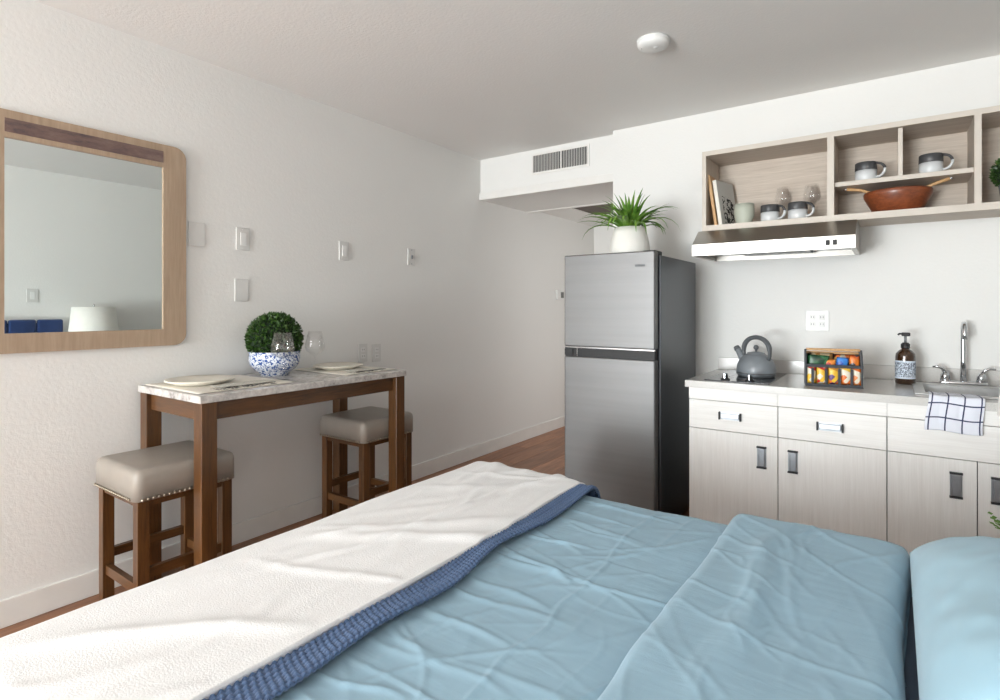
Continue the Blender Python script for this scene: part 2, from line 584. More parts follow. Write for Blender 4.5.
def fold1(a, lo, hi, r, flare=0.06):
    pos = a.copy(); drop = np.zeros_like(a)
    for sgn, edge in ((1, hi), (-1, lo)):
        s_ = sgn * (a - edge) + r
        arc = (s_ > 0)
        ang = np.clip(s_ / r, 0, PI / 2)
        extra = np.clip(s_ - r * PI / 2, 0, None)
        pos = np.where(arc, edge - sgn * r + sgn * (r * np.sin(ang) + flare * extra), pos)
        drop = np.where(arc, r * (1 - np.cos(ang)) + extra, drop)
    return pos, drop

def displace(P, h):
    gu = np.gradient(P, axis=0); gv = np.gradient(P, axis=1)
    N = np.cross(gu, gv)
    ln = np.linalg.norm(N, axis=-1, keepdims=True)
    N = N / np.maximum(ln, 1e-9)
    return P + N * h[..., None]

# ================================================================== SETTING
L, K, RW, FW, H = -2.78, 3.575, 0.64, -4.45, 2.44
HALL = 5.78; JX = -1.575; SY = 3.65; SZ = 2.11

fl = box('floor', (L - .1, RW + .1, FW - .1, HALL + .1, -0.10, -0.012), 'subfloor'); struct(fl)
pm = None
PW = 0.182; PL = 1.22
row = 0
x = L
while x < RW:
    x1 = min(x + PW, RW)
    y = FW - PL * ((row * 0.37) % 1.0)
    while y < HALL:
        a, b = max(y, FW), min(y + PL, HALL)
        xa, xb = x, x1
        if b - a > 0.05 and not (x > JX + .02 and a > K):
            if x > JX + .02:
                b = min(b, K)
            g = 0.0012
            o = box('plank', (-(xb - xa) / 2 + g, (xb - xa) / 2 - g, -(b - a) / 2 + g, (b - a) / 2 - g, -0.012, 0), 'plank', fl, 0.0015, 1)
            o.location = ((xa + xb) / 2, (a + b) / 2, 0)
        y += PL
    x += PW; row += 1

struct(box('ceiling', (L - .1, RW + .1, FW - .1, HALL + .1, H, H + .1), 'ceiling'))
struct(box('wall_left', (L - .1, L, FW - .1, HALL + .1, 0, H), 'wall'))
struct(box('wall_kitchen', (JX, RW + .1, K, K + .12, 0, H), 'wall'))
struct(box('wall_right', (RW, RW + .1, FW - .1, K, 0, H), 'wall'))
bm = bmesh.new()
bbox(bm, JX, JX + .12, K + .12, 4.3, 0, H)
bbox(bm, JX, JX + .12, 5.2, HALL, 0, H)
bbox(bm, JX, JX + .12, 4.3, 5.2, 2.05, H)
struct(mesh_obj('wall_hall', bm, 'wall'))
struct(box('wall_hall_end', (L, JX + .12, HALL, HALL + .1, 0, H), 'wall'))
# window wall behind the camera: four pieces round the opening
WX0, WX1, WZ0, WZ1 = -2.68, -.82, 0.15, 2.25
bm = bmesh.new()
bbox(bm, L, WX0, FW - .1, FW, 0, H)
bbox(bm, WX1, RW, FW - .1, FW, 0, H)
bbox(bm, WX0, WX1, FW - .1, FW, 0, WZ0)
bbox(bm, WX0, WX1, FW - .1, FW, WZ1, H)
struct(mesh_obj('wall_front', bm, 'wall'))
wn = bpy.data.objects.new('window_1', None); COL.objects.link(wn); wn.location = ((WX0 + WX1) / 2, FW - .05, WZ0); struct(wn)
bm = bmesh.new()
for b in ((WX0, WX0 + .05, WZ0, WZ1), (WX1 - .05, WX1, WZ0, WZ1), (WX0 + .05, WX1 - .05, WZ0, WZ0 + .05), (WX0 + .05, WX1 - .05, WZ1 - .05, WZ1), (-1.775, -1.725, WZ0 + .05, WZ1 - .05)):
    bbox(bm, b[0], b[1], FW - .08, FW - .03, b[2], b[3])
mesh_obj('window_frame', bm, 'trim', wn, world=True)
for a, b in ((WX0 + .05, -1.775), (-1.725, WX1 - .05)):
    box('pane', (a, b, FW - .058, FW - .052, WZ0 + .05, WZ1 - .05), 'pane', wn, world=True)
# soffit over the hallway, with its trim strip
struct(box('soffit', (L, JX, SY, 4.36, SZ, H), 'wall'))
struct(box('soffit_hall', (L, JX, 4.36, HALL, SZ + .035, H), 'wall'))
struct(box('trim_1', (L, JX, SY - .018, SY, SZ - .004, SZ + .056), 'trim', bev=.003))
struct(box('trim_2', (L, JX, 4.345, 4.385, SZ - .006, SZ + .0), 'trim'))
struct(box('baseboard_left', (L, L + .014, FW, HALL, 0, 0.105), 'trim', bev=.003))
struct(box('baseboard_kitchen', (JX, -.88, K - .014, K, 0, 0.105), 'trim', bev=.003))
struct(box('baseboard_right', (RW - .014, RW, FW, 2.94, 0, 0.105), 'trim', bev=.003))
struct(box('baseboard_hall', (L + .014, JX, HALL - .014, HALL, 0, 0.105), 'trim', bev=.003))

# dark panel in the hallway ceiling
t = thing('ceiling_panel', 'dark panel with pale frame set in the hallway ceiling', 'ceiling panel', (-2.05, 4.75, SZ + .035))
bm = bmesh.new()
for b in ((-2.42, -1.68, 4.45, 4.48), (-2.42, -1.68, 5.02, 5.05), (-2.42, -2.39, 4.48, 5.02), (-1.71, -1.68, 4.48, 5.02)):
    bbox(bm, *b, SZ + .015, SZ + .035)
mesh_obj('frame', bm, 'trim', t, world=True)
box('panel', (-2.39, -1.71, 4.48, 5.02, SZ + .025, SZ + .035), plain('dark_panel', (92, 82, 74), .7), t, world=True)

# ------------------------------------------------------------------ air vent in the soffit
VX0, VX1, VZ0, VZ1 = -2.266, -1.805, 2.262, 2.392
t = thing('air_vent', 'white wall register with vertical louvres set in the soffit', 'vent', ((VX0 + VX1) / 2, SY, VZ0))
bm = bmesh.new()
fw_ = .016
for b in ((VX0 - fw_, VX1 + fw_, VZ1, VZ1 + fw_), (VX0 - fw_, VX1 + fw_, VZ0 - fw_, VZ0), (VX0 - fw_, VX0, VZ0, VZ1), (VX1, VX1 + fw_, VZ0, VZ1)):
    bbox(bm, b[0], b[1], SY - .008, SY, b[2], b[3])
mesh_obj('frame', bm, 'trim', t, world=True)
box('back_plate', (VX0, VX1, SY - .0015, SY, VZ0, VZ1), plain('vent_dark', (70, 68, 66), .8), t, world=True)
box('center_bar', (-2.026, -2.016, SY - .009, SY - .0015, VZ0, VZ1), 'trim', t, world=True)
sl = None
for k in range(34):
    xx = VX0 + .008 + k * (VX1 - VX0 - .016) / 33
    if abs(xx + 2.021) < .008:
        continue
    if sl is None:
        sl = box('louvre', (-.0014, .0014, -.003, .003, 0, VZ1 - VZ0), 'trim', t)
        o = sl
    else:
        o = sl.copy(); COL.objects.link(o); o.parent = t
    o.location = (xx - (VX0 + VX1) / 2, -.0048, 0)
    o.rotation_euler = (0, 0, math.radians(-8 if xx < -2.02 else 8))

# ------------------------------------------------------------------ smoke detector
t = thing('smoke_detector', 'round white smoke detector on the ceiling', 'smoke detector', (-.893, 2.47, H))
lathe('base', [(0, 0), (.072, 0), (.072, -.010), (0, -.010)], 'white_plastic', t, 40)
lathe('cover', [(.069, -.010), (.070, -.020), (.064, -.030), (.045, -.038), (.02, -.040), (0, -.040)], 'white_plastic', t, 40)
lathe('test_button', [(.012, -.0402), (.011, -.0425), (0, -.043)], 'white_plastic', t, 20, (.018, -.01, 0))
lathe('indicator', [(.006, -.030), (.005, -.036), (0, -.036)], 'dark_gap', t, 12, (-.042, -.022, 0))

# ------------------------------------------------------------------ wall plates
def plate(name, label, cat, y, z, kind, w=.073, h=.116):
    t = thing(name, label, cat, (L, y, z), 0, 'plates on the mirror wall')
    box('cover', (0, .007, -w / 2, w / 2, -h / 2, h / 2), 'plate_plastic', t, .002)
    if kind == 'rocker':
        box('rocker', (.007, .011, -.016, .016, -.033, .033), 'white_plastic', t, .001)
    elif kind == 'toggle':
        box('toggle', (.007, .016, -.006, .006, -.012, .012), 'grey_plastic', t, .002)
    elif kind == 'outlet':
        for s_ in (-1, 1):
            o = box('receptacle', (.007, .010, -.016, .016, s_ * .021 - .014, s_ * .021 + .014), 'white_plastic', t, .001)
            for q in (-1, 1):
                box('slot', (.010, .0103, q * .007 - .0012, q * .007 + .0012, s_ * .021 - .004, s_ * .021 + .006), 'dark_gap', o)
    for s_ in (-1, 1):
        lathe_o = box('screw', (.007, .0082, -.003, .003, s_ * h * .42 - .003, s_ * h * .42 + .003), 'grey_plastic' if kind == 'toggle' else 'plate_plastic', t)
    return t
plate('wall_plate', 'blank white wall plate right beside the mirror frame', 'wall plate', 1.358, 1.58, 'blank', .078, .118)
plate('wall_plate', 'white wall plate directly above another plate over the boxwood ball', 'wall plate', 1.595, 1.58, 'rocker')
plate('wall_plate', 'lower white wall plate just above the boxwood ball', 'wall plate', 1.587, 1.313, 'blank')
plate('wall_plate', 'single white wall plate high above the table end with outlets', 'wall plate', 2.25, 1.573, 'rocker')
plate('light_switch', 'white toggle light switch nearest the hallway opening', 'light switch', 2.84, 1.58, 'toggle')
plate('wall_outlet', 'white outlet plate above the table, the one nearer the wine glasses', 'outlet', 2.40, .932, 'outlet')
plate('wall_outlet', 'white outlet plate above the table, the one nearer the hallway', 'outlet', 2.515, .925, 'outlet')
# thermostat in the hall
t = thing('thermostat', 'small white thermostat with dark display on the hallway wall', 'thermostat', (L, 4.97, 1.352))
box('case', (0, .022, -.075, .075, -.048, .048), 'white_plastic', t, .004)
box('display', (.022, .0228, .0, .062, -.03, .03), plain('display_grey', (92, 92, 90), .3), t)
# kitchen double outlet
t = thing('kitchen_outlet', 'white double outlet plate on the wall between kettle and soap bottle', 'outlet', (-.3465, K, 1.148))
box('cover', (-.057, .057, -.007, 0, -.057, .057), 'white_plastic', t, .002)
for sx in (-1, 1):
    for sz in (-1, 1):
        o = box('receptacle', (sx * .023 - .014, sx * .023 + .014, -.010, -.007, sz * .02 - .014, sz * .02 + .014), 'plate_plastic', t, .001)
        for q in (-1, 1):
            box('slot', (sx * .023 + q * .006 - .0012, sx * .023 + q * .006 + .0012, -.0104, -.010, sz * .02 - .004, sz * .02 + .006), 'dark_gap', o)

# switch plate on the head wall (seen in the mirror)
t = thing('bedside_switch', 'white switch plate on the wall above the navy headboard', 'light switch', (RW, 1.61, 1.33))
box('cover', (-.007, 0, -.04, .04, -.058, .058), 'plate_plastic', t, .002)
box('rocker', (-.010, -.007, -.016, .016, -.033, .033), 'white_plastic', t, .001)

# ------------------------------------------------------------------ mirror
MY0, MY1, MZ0, MZ1 = 0.53, 1.302, 1.045, 1.978
IY0, IY1, IZ0, IZ1 = 0.636, 1.200, 1.122, 1.872
t = thing('wall_mirror', 'large wall mirror in a light wood frame with rounded corners', 'mirror', (L, (MY0 + MY1) / 2, MZ0))
def rrect(y0, y1, z0, z1, r, n=8):
    pts = []
    for cy, cz, a0 in ((y1 - r, z1 - r, 0), (y0 + r, z1 - r, 90), (y0 + r, z0 + r, 180), (y1 - r, z0 + r, 270)):
        for k in range(n + 1):
            a = math.radians(a0 + 90 * k / n)
            pts.append((cy + r * math.cos(a), cz + r * math.sin(a)))
    return pts
bm = bmesh.new()
outer = rrect(MY0, MY1, MZ0, MZ1, .055)
def ring_to_rect(p):
    y, z = p
    return (min(max(y, IY0), IY1), min(max(z, IZ0), IZ1))
D = .02
o_f = [bm.verts.new((L + D, a, b)) for a, b in outer]
o_b = [bm.verts.new((L + .001, a, b)) for a, b in outer]
inner = []
for a, b in outer:
    # radial projection to the inner rectangle
    iy = IY1 if a > MY1 - .06 else (IY0 if a < MY0 + .06 else a)
    iz = IZ1 if b > MZ1 - .06 else (IZ0 if b < MZ0 + .06 else b)
    inner.append((iy, iz))
i_f = [bm.verts.new((L + D, a, b)) for a, b in inner]
i_b = [bm.verts.new((L + .012, a, b)) for a, b in inner]
n = len(outer)
for k in range(n):
    k2 = (k + 1) % n
    bm.faces.new((o_b[k], o_b[k2], o_f[k2], o_f[k]))
    for A, Bq in ((o_f, i_f), (i_f, i_b)):
        try:
            bm.faces.new((A[k], A[k2], Bq[k2], Bq[k]))
        except ValueError:
            pass
bmesh.ops.remove_doubles(bm, verts=bm.verts, dist=1e-5)
mesh_obj('frame', bm, 'mirror_wood', t, world=True)
box('glass', (L + .008, L + .012, IY0, IY1, IZ0, IZ1), 'mirror_glass', t, world=True)
box('back_board', (L + .001, L + .008, IY0 - .03, IY1 + .03, IZ0 - .03, IZ1 + .03), 'mirror_wood', t, world=True)
box('inlay_strip', (L + .0195, L + .0215, IY0, IY1, 1.893, 1.946), 'mirror_inlay', t, world=True)['label'] = 'mottled plum-brown inlay strip'

# ================================================================== BED
BX0, BX1, BY0, BY1, BZ = -1.40, 0.545, 0.29, 1.83, 0.50
bed = thing('bed', 'upholstered bed with slate sheet and navy channelled headboard', 'bed', ((BX0 + BX1) / 2, (BY0 + BY1) / 2, 0))
bx = box('box_spring', (BX0 + .02, BX1, BY0 + .02, BY1 - .02, .12, .28), 'grey_felt', bed, .02, world=True)
for px in (BX0 + .12, BX1 - .12):
    for py in (BY0 + .12, BY1 - .12):
        box('leg', (px - .03, px + .03, py - .03, py + .03, 0, .12), 'black', bed, world=True)
box('mattress', (BX0, BX1, BY0, BY1, .28, BZ), 'sheet', bed, .05, 4, world=True, smooth=True)
hb = box('headboard', (BX1 + .01, RW - .016, BY0 - .02, BY1 - .02, .12, 1.09), 'navy', bed, .01, world=True)
cw = (BY1 - BY0) / 8
for k in range(8):
    y0 = BY0 - .02 + k * cw
    box('channel', (BX1 - .005, BX1 + .035, y0 + .002, y0 + cw - .002, .5, 1.12), 'navy', hb, .018, 3, world=True, smooth=True)

# --- duvet
ZT = 0.55
DY0, DY1 = BY0 - .045, BY1 + .04
rnd = random.Random(11)
segs = []
for k in range(64):
    cx_, cy_ = rnd.uniform(-1.0, -.3), rnd.uniform(.3, 1.8)
    an = rnd.choice([rnd.gauss(0.55, .3), rnd.gauss(2.3, .35), rnd.gauss(1.2, .3)])
    ln_ = rnd.uniform(.08, .32)
    segs.append((cx_ - ln_ * math.cos(an), cy_ - ln_ * math.sin(an), cx_ + ln_ * math.cos(an), cy_ + ln_ * math.sin(an), rnd.uniform(.0008, .0022), rnd.uniform(.005, .010)))
# long folds running out from under the knit throw
for k in range(16):
    y0 = .42 + k * .09 + rnd.uniform(-.02, .02)
    segs.append((-.92, y0, -.72 + rnd.uniform(0, .18), y0 - .03 + rnd.uniform(-.12, .05), rnd.uniform(.003, .006), rnd.uniform(.007, .013)))
# fold lines left by packing
segs += [(-.62, .3, -.62, 1.85, .003, .006), (-.95, 1.25, -.3, 1.25, .003, .006), (-.95, .72, -.3, .74, .003, .006)]
duvet = thing('duvet', 'dusty blue cotton duvet turned down towards the pillow', 'duvet', (-.65, 1.05, BZ))
ua = np.linspace(-1.52, -.02, 310)
vb = np.linspace(DY0 - .26, DY1 + .26, 440)
A, B_ = np.meshgrid(ua, vb, indexing='ij')
px, dx = fold1(A, -1.42, 5, .06)
py, dy = fold1(B_, DY0, DY1, .075, .1)
P = np.stack([px, py, ZT - dx - dy], -1)
hgt = .005 * vnoise(A * 3 + 7, B_ * 2.6) + .002 * vnoise(A * 9, B_ * 7) + creases(A, B_, segs) - .002
hgt -= .0015 * np.abs(vnoise(A * 14 + B_ * 6, B_ * 12 - A * 5))
hgt = hgt * np.clip((A + 1.0) / .1, .25, 1)
# hanging side: soft vertical folds
hgt += np.clip(dy / .2, 0, 1) * .018 * np.sin(A * 22 + 1.5 * vnoise(A * 4, B_ * 0 + 3))
P = displace(P, hgt)
grid_obj('cover', P, 'duvet', duvet, thick=.02)
# turned-down fold
segs2 = []
for k in range(44):
    cx_, cy_ = rnd.uniform(-.36, .0), rnd.uniform(.3, 1.85)
    an = rnd.gauss(1.9, .45)
    ln_ = rnd.uniform(.06, .28)
    segs2.append((cx_ - ln_ * math.cos(an), cy_ - ln_ * math.sin(an), cx_ + ln_ * math.cos(an), cy_ + ln_ * math.sin(an), rnd.uniform(.001, .0026), rnd.uniform(.006, .011)))
segs2.append((-.27, 1.0, -.24, 1.7, .012, .03))
ua = np.linspace(-.51, .105, 150)
vb = np.linspace(DY0 - .20, DY1 + .16, 420)
A, B_ = np.meshgrid(ua, vb, indexing='ij')
px, dx = fold1(A, -.405, .016, .045, .0)
dx = np.minimum(dx, .075)
py, dy = fold1(B_, DY0 - .01, DY1 + .0, .10, .1)
P = np.stack([px + .004 * vnoise(B_ * 5, A * 0) + .022 * np.clip((B_ - 1.35) / .4, 0, 1) * np.clip((A + .1) / .1, 0, 1), py, ZT + .052 - dx - dy], -1)
hgt = .006 * vnoise(A * 5 + 3, B_ * 3.4 + 9) + .002 * vnoise(A * 11, B_ * 9) + creases(A, B_, segs2)
P = displace(P, hgt)
grid_obj('fold', P, 'duvet', duvet, thick=.02)

# --- knit throw: tight rope-like stitches, only the part that shows beyond the fleece plus a margin under it
ua = np.linspace(-1.06, -.835, 110)
vb = np.linspace(DY0 - .2, DY1 + .22, 900)
A, B_ = np.meshgrid(ua, vb, indexing='ij')
edge_wave = .016 * vnoise(B_ * 4 + 2, A * 0 + 5) - np.clip((B_ - .6), 0, 1.4) * .042
px = A + edge_wave * (A + 1.06) / .225
py, dy = fold1(B_, DY0 - .016, DY1 + .016, .085, .1)
P = np.stack([px, py, ZT + .017 - dy], -1)
st = .0140
ph = B_ / st + .35 * np.floor(A / (st * .9))
sth = .0068 * np.abs(np.sin(PI * ph)) * np.sqrt(np.abs(np.sin(PI * A / (st * .9))) + 1e-4)
roll = np.exp(-((A + .848) / .02) ** 2) * .008 + np.exp(-((A + .895) / .018) ** 2) * .006 * np.clip((B_ - .9) * 1.5, 0, 1)
P = displace(P, sth + roll + .004 * vnoise(A * 7, B_ * 5))
knit = grid_obj('knit_throw', P, 'knit', None, (-.95, 1.05, ZT), thick=.008)
tag(knit, 'blue chunky knit throw showing beside the white fleece', 'throw')

# --- white fleece throw
segs3 = []
for k in range(34):
    cx_, cy_ = rnd.uniform(-1.4, -1.0), rnd.uniform(.3, 1.9)
    an = rnd.gauss(1.15, .35)
    ln_ = rnd.uniform(.1, .4)
    segs3.append((cx_ - ln_ * math.cos(an), cy_ - ln_ * math.sin(an), cx_ + ln_ * math.cos(an), cy_ + ln_ * math.sin(an), rnd.uniform(.002, .0065), rnd.uniform(.014, .03)))
ua = np.linspace(-1.66, -.927, 130)
vb = np.linspace(DY0 - .2, DY1 + .20, 280)
A, B_ = np.meshgrid(ua, vb, indexing='ij')
ew = .010 * vnoise(B_ * 3, A * 0) * np.clip((A + 1.1) / .165, 0, 1)
px, dx = fold1(A + ew, -1.455, 5, .06, .12)
py, dy = fold1(B_, DY0 - .03, DY1 + .03, .08, .12)
P = np.stack([px, py, ZT + .035 - dx - dy * (1 - .0 * dx)], -1)
edge = np.clip((A + .99) / .05, 0, 1)
hgt = .004 * vnoise(A * 4, B_ * 3) + creases(A, B_, segs3) * np.clip((A + 1.42) / .16, .1, 1) - .006 * edge ** 2
hgt += np.clip(dy / .15, 0, 1) * .02 * np.sin(A * 24 + 2) + np.clip(dx / .15, 0, 1) * .015 * np.sin(B_ * 17)
P = displace(P, np.maximum(hgt, -.004))
fleece = grid_obj('fleece_throw', P, 'throw', None, (-1.2, 1.05, ZT), thick=.014)
tag(fleece, 'white fleece throw spread across the foot of the bed', 'throw')

# --- pillows
def pillow(label, x0, x1, y0, y1, z0, h, seed):
    n, m = 60, 80
    u = np.linspace(-1, 1, n); v = np.linspace(-1, 1, m)
    U, V = np.meshgrid(u, v, indexing='ij')
    def side(s_):
        prof = (1 - np.abs(U) ** 3.2) ** .55 * (1 - np.abs(V) ** 4.0) ** .55
        pin = 1 - .05 * (np.abs(V) ** 2) * (1 - U ** 2) * 0
        X = (x0 + x1) / 2 + (x1 - x0) / 2 * U * (1 - .05 * (1 - V ** 4) * 0 - .04 * np.cos(V * PI / 2) * (np.abs(U) > .99) * 0)
        Yy = (y0 + y1) / 2 + (y1 - y0) / 2 * V
        w = .005 * vnoise(U * 2.2 + seed, V * 3.1) + .002 * vnoise(U * 6 + seed, V * 8) - .003 * np.abs(vnoise(U * 3 + V * 2, V * 5 - U * 4 + seed))
        Z = z0 + h * (.42 if s_ < 0 else .42) + s_ * (h * (.42 if s_ < 0 else .58) * prof) + s_ * w * np.clip(prof * 1.6, 0, 1)
        return np.stack([X, Yy, Z], -1)
    top, bot = side(1), side(-1)
    bm = bmesh.new()
    def add(P, flip):
        vs = [[bm.verts.new(P[i, j]) for j in range(m)] for i in range(n)]
        for i in range(n - 1):
            for j in range(m - 1):
                q = (vs[i][j], vs[i + 1][j], vs[i + 1][j + 1], vs[i][j + 1])
                bm.faces.new(q[::-1] if flip else q)
    add(top, False); add(bot, True)
    bmesh.ops.remove_doubles(bm, verts=bm.verts, dist=1e-4)
    o = mesh_obj('pillow', bm, 'pillow', None, True, True, ((x0 + x1) / 2, (y0 + y1) / 2, z0))
    tag(o, label, 'pillow')
pillow('plump pale blue bed pillow on the half of the bed beside the nightstand', .034, .53, .98, 1.755, BZ + .002, .232, 3)
pillow('pale blue bed pillow on the half of the bed away from the nightstand', .04, .53, .30, .96, BZ + .002, .19, 9)

# ------------------------------------------------------------------ nightstand, lamp, small plant
NS = .47
t = thing('nightstand', 'white nightstand between the bed and kitchen cabinets', 'nightstand', (.43, 2.10, 0))
box('top', (.25, .618, 1.90, 2.30, NS - .025, NS), 'cab_h', t, .004, world=True)
box('body', (.27, .612, 1.92, 2.28, .10, NS - .025), 'cab_h', t, world=True)
d_ = box('drawer', (.252, .27, 1.93, 2.27, .28, NS - .04), 'cab_h', t, .003, world=True)
box('knob', (.235, .252, 2.085, 2.115, .34, .37), 'chrome', d_, .004, world=True)
for a in (.285, .57):
    for b in (1.93, 2.235):
        box('leg', (a, a + .035, b, b + .035, 0, .10), 'brown_wood', t, world=True)
t = thing('table_lamp', 'white drum-shade table lamp on the nightstand', 'lamp', (.425, 2.00, NS))
lathe('base', [(0, 0), (.075, 0), (.078, .012), (.05, .02), (.055, .06), (.085, .13), (.09, .2), (.07, .28), (.03, .34), (.018, .36), (0, .36)], 'white_pot', t)
tube('stem', [(0, 0, .36), (0, 0, .76)], .006, 'chrome', t)
lathe('shade', [(.195, .46), (.165, .76), (.162, .76), (.192, .46), (.195, .46)], 'shade', t, 48)
lathe('finial', [(.004, .76), (.010, .770), (.006, .782), (0, .788)], 'chrome', t, 12)

def leaflets(bm, rng, c, R, n, ls, squash=1.0):
    for k in range(n):
        u = rng.uniform(-1, 1); a = rng.uniform(0, 2 * PI)
        s_ = math.sqrt(1 - u * u)
        nrm = Vector((s_ * math.cos(a), s_ * math.sin(a), u))
        p = Vector(c) + Vector((nrm.x, nrm.y, nrm.z * squash)) * (R * rng.uniform(.90, 1.03))
        d = (nrm + Vector((rng.uniform(-1, 1), rng.uniform(-1, 1), rng.uniform(-.6, 1))) * .8).normalized()
        s2 = d.cross(Vector((rng.uniform(-1, 1), rng.uniform(-1, 1), rng.uniform(-1, 1)))).normalized()
        l_ = ls * rng.uniform(.7, 1.2); w_ = l_ * .34
        vs = [bm.verts.new(q) for q in (p - d * l_ * .4, p + s2 * w_, p + d * l_ * .7, p - s2 * w_)]
        bm.faces.new(vs)

t = thing('bedside_plant', 'small leafy plant in white pot on the nightstand', 'potted plant', (.31, 2.225, NS))
lathe('pot', [(0, 0), (.035, 0), (.045, .06), (.04, .06), (.036, .05), (0, .05)], 'white_pot', t, 24)
bm = bmesh.new(); rg = random.Random(3)
for k in range(30):
    a = rg.uniform(0, 2 * PI); tilt = rg.uniform(.1, .95); ln_ = rg.uniform(.05, .10)
    pts = [Vector((math.cos(a) * ln_ * tilt * q, math.sin(a) * ln_ * tilt * q, .048 + ln_ * q * (1.1 - .55 * tilt * q))) for q in (0, .35, .7, 1)]
    tube_bm(bm, pts, .0013, 4)
    for q in range(1, 8):
        p = pts[0].lerp(pts[-1], q / 7) + Vector((0, 0, .008))
        for s_ in (-1, 1):
            d = Vector((math.cos(a + s_ * 1.1), math.sin(a + s_ * 1.1), .3)) * .016
            w = Vector((-d.y, d.x, 0)) * .45
            bm.faces.new([bm.verts.new(v) for v in (p, p + d * .5 + w, p + d, p + d * .5 - w)])
fo = mesh_obj('foliage', bm, 'blade', t); fo['kind'] = 'stuff'

# ================================================================== TABLE AND STOOLS
TX0, TX1, TY0, TY1, TZ = -2.752, -2.20, 1.09, 2.213, .875
t = thing('console_table', 'narrow counter-height table with marble top against the wall', 'table', ((TX0 + TX1) / 2, (TY0 + TY1) / 2, 0))
box('tabletop', (TX0, TX1, TY0, TY1, TZ - .03, TZ), 'marble', t, .003, world=True)
lg = .063
LX = (TX0 + .004, TX1 - .006 - lg); LY = (TY0 + .008, TY1 - .008 - lg)
for a in LX:
    for b in LY:
        box('leg', (a, a + lg, b, b + lg, 0, TZ - .03), 'brown_wood', t, .003, world=True)
az0, az1 = TZ - .105, TZ - .03
for a in LX:
    box('apron', (a + .012, a + .034, LY[0] + lg, LY[1], az0, az1), 'brown_wood_y', t, world=True)
for b in LY:
    box('apron', (LX[0] + lg, LX[1], b + .02, b + .042, az0, az1), 'brown_wood_x', t, world=True)

def make_stool(label, x0, x1, y0, y1):
    cx_, cy_ = (x0 + x1) / 2, (y0 + y1) / 2
    hx, hy = (x1 - x0) / 2, (y1 - y0) / 2
    t = thing('bar_stool', label, 'stool', (cx_, cy_, 0), 0, 'backless stools at the marble table')
    bm = bmesh.new()
    bbox(bm, -hx, hx, -hy, hy, .497, .612)
    top = [e for e in bm.edges if all(v.co.z > .6 for v in e.verts)]
    ver = [e for e in bm.edges if abs(e.verts[0].co.z - e.verts[1].co.z) > .05]
    bmesh.ops.bevel(bm, geom=ver + top, offset=.034, segments=5, affect='EDGES', profile=0.55)
    mesh_obj('seat', bm, 'leather', t, True)
    bm = bmesh.new()
    sp = .019
    per = []
    for k in range(int((2 * hx - .05) / sp) + 1):
        per += [(-hx + .025 + k * sp, -hy - .002), (-hx + .025 + k * sp, hy + .002)]
    for k in range(int((2 * hy - .05) / sp) + 1):
        per += [(-hx - .002, -hy + .025 + k * sp), (hx + .002, -hy + .025 + k * sp)]
    for a, b in per:
        bmesh.ops.create_icosphere(bm, subdivisions=1, radius=.0068, matrix=Matrix.Translation((a, b, .503)))
    nt = mesh_obj('nailhead_trim', bm, 'nail', t, True); nt['kind'] = 'stuff'
    w = .042
    box('seat_frame', (-hx + .02, hx - .02, -hy + .02, hy - .02, .470, .497), 'brown_wood_x', t)
    for a in (-hx + .014, hx - .014 - w):
        for b in (-hy + .014, hy - .014 - w):
            box('leg', (a, a + w, b, b + w, 0, .497), 'brown_wood', t, .002)
    xi, yi = hx - .014 - w, hy - .014 - w
    for s_ in (-1, 1):
        ys = s_ * (hy - .014 - w / 2)
        box('stretcher', (-xi, xi, ys - .011, ys + .011, .135, .172), 'brown_wood_x', t)
        xs = s_ * (hx - .014 - w / 2)
        box('stretcher', (xs - .011, xs + .011, -yi, yi, .195, .232), 'brown_wood_y', t)
make_stool('taupe nailhead-trimmed backless stool at the table end nearer the mirror', -2.674, -2.282, .895, 1.285)
make_stool('taupe nailhead-trimmed backless stool tucked under the table end nearer the fridge', -2.674, -2.29, 1.985, 2.375)

# --- table settings
def mat_thing(label, x0, x1, y0, y1, rz=0):
    n = 20
    U, V = np.meshgrid(np.linspace(0, 1, n), np.linspace(0, 1, n), indexing='ij')
    X = x1 - V * (x1 - x0)          # uv v=0 is the front (room) edge
    Y = y0 + U * (y1 - y0)
    Z = TZ + .004 + .0012 * np.sin(U * 7) * np.sin(V * 5)
    o = grid_obj('placemat', np.stack([X, Y, Z], -1), 'mat_print', None, ((x0 + x1) / 2, (y0 + y1) / 2, TZ), thick=.0025)
    tag(o, label, 'placemat')
mat_thing('cream placemat with black printed script at the mirror end of the table', -2.735, -2.262, 1.112, 1.55)
mat_thing('cream placemat with black printed script at the fridge end of the table', -2.735, -2.275, 1.855, 2.2)

def napkin(label, cx_, cy_, lx, ly, rz):
    n = 24
    U, V = np.meshgrid(np.linspace(-1, 1, n), np.linspace(-1, 1, n), indexing='ij')
    X0 = U * lx / 2; Y0 = V * ly / 2
    X = cx_ + X0 * math.cos(rz) - Y0 * math.sin(rz); Y = cy_ + X0 * math.sin(rz) + Y0 * math.cos(rz)
    Z = TZ + .0105 + .0018 * np.sin(U * 4 + V) + .001 * vnoise(U * 3, V * 3)
    o = grid_obj('napkin', np.stack([X, Y, Z], -1), 'stripe', None, (cx_, cy_, TZ + .006), thick=.003)
    tag(o, label, 'napkin')
napkin('folded grey striped napkin between plate and placemat edge nearer the mirror', -2.36, 1.36, .09, .26, 0.06)
napkin('folded grey striped napkin between plate and placemat edge nearer the fridge', -2.36, 2.06, .09, .22, 0.06)

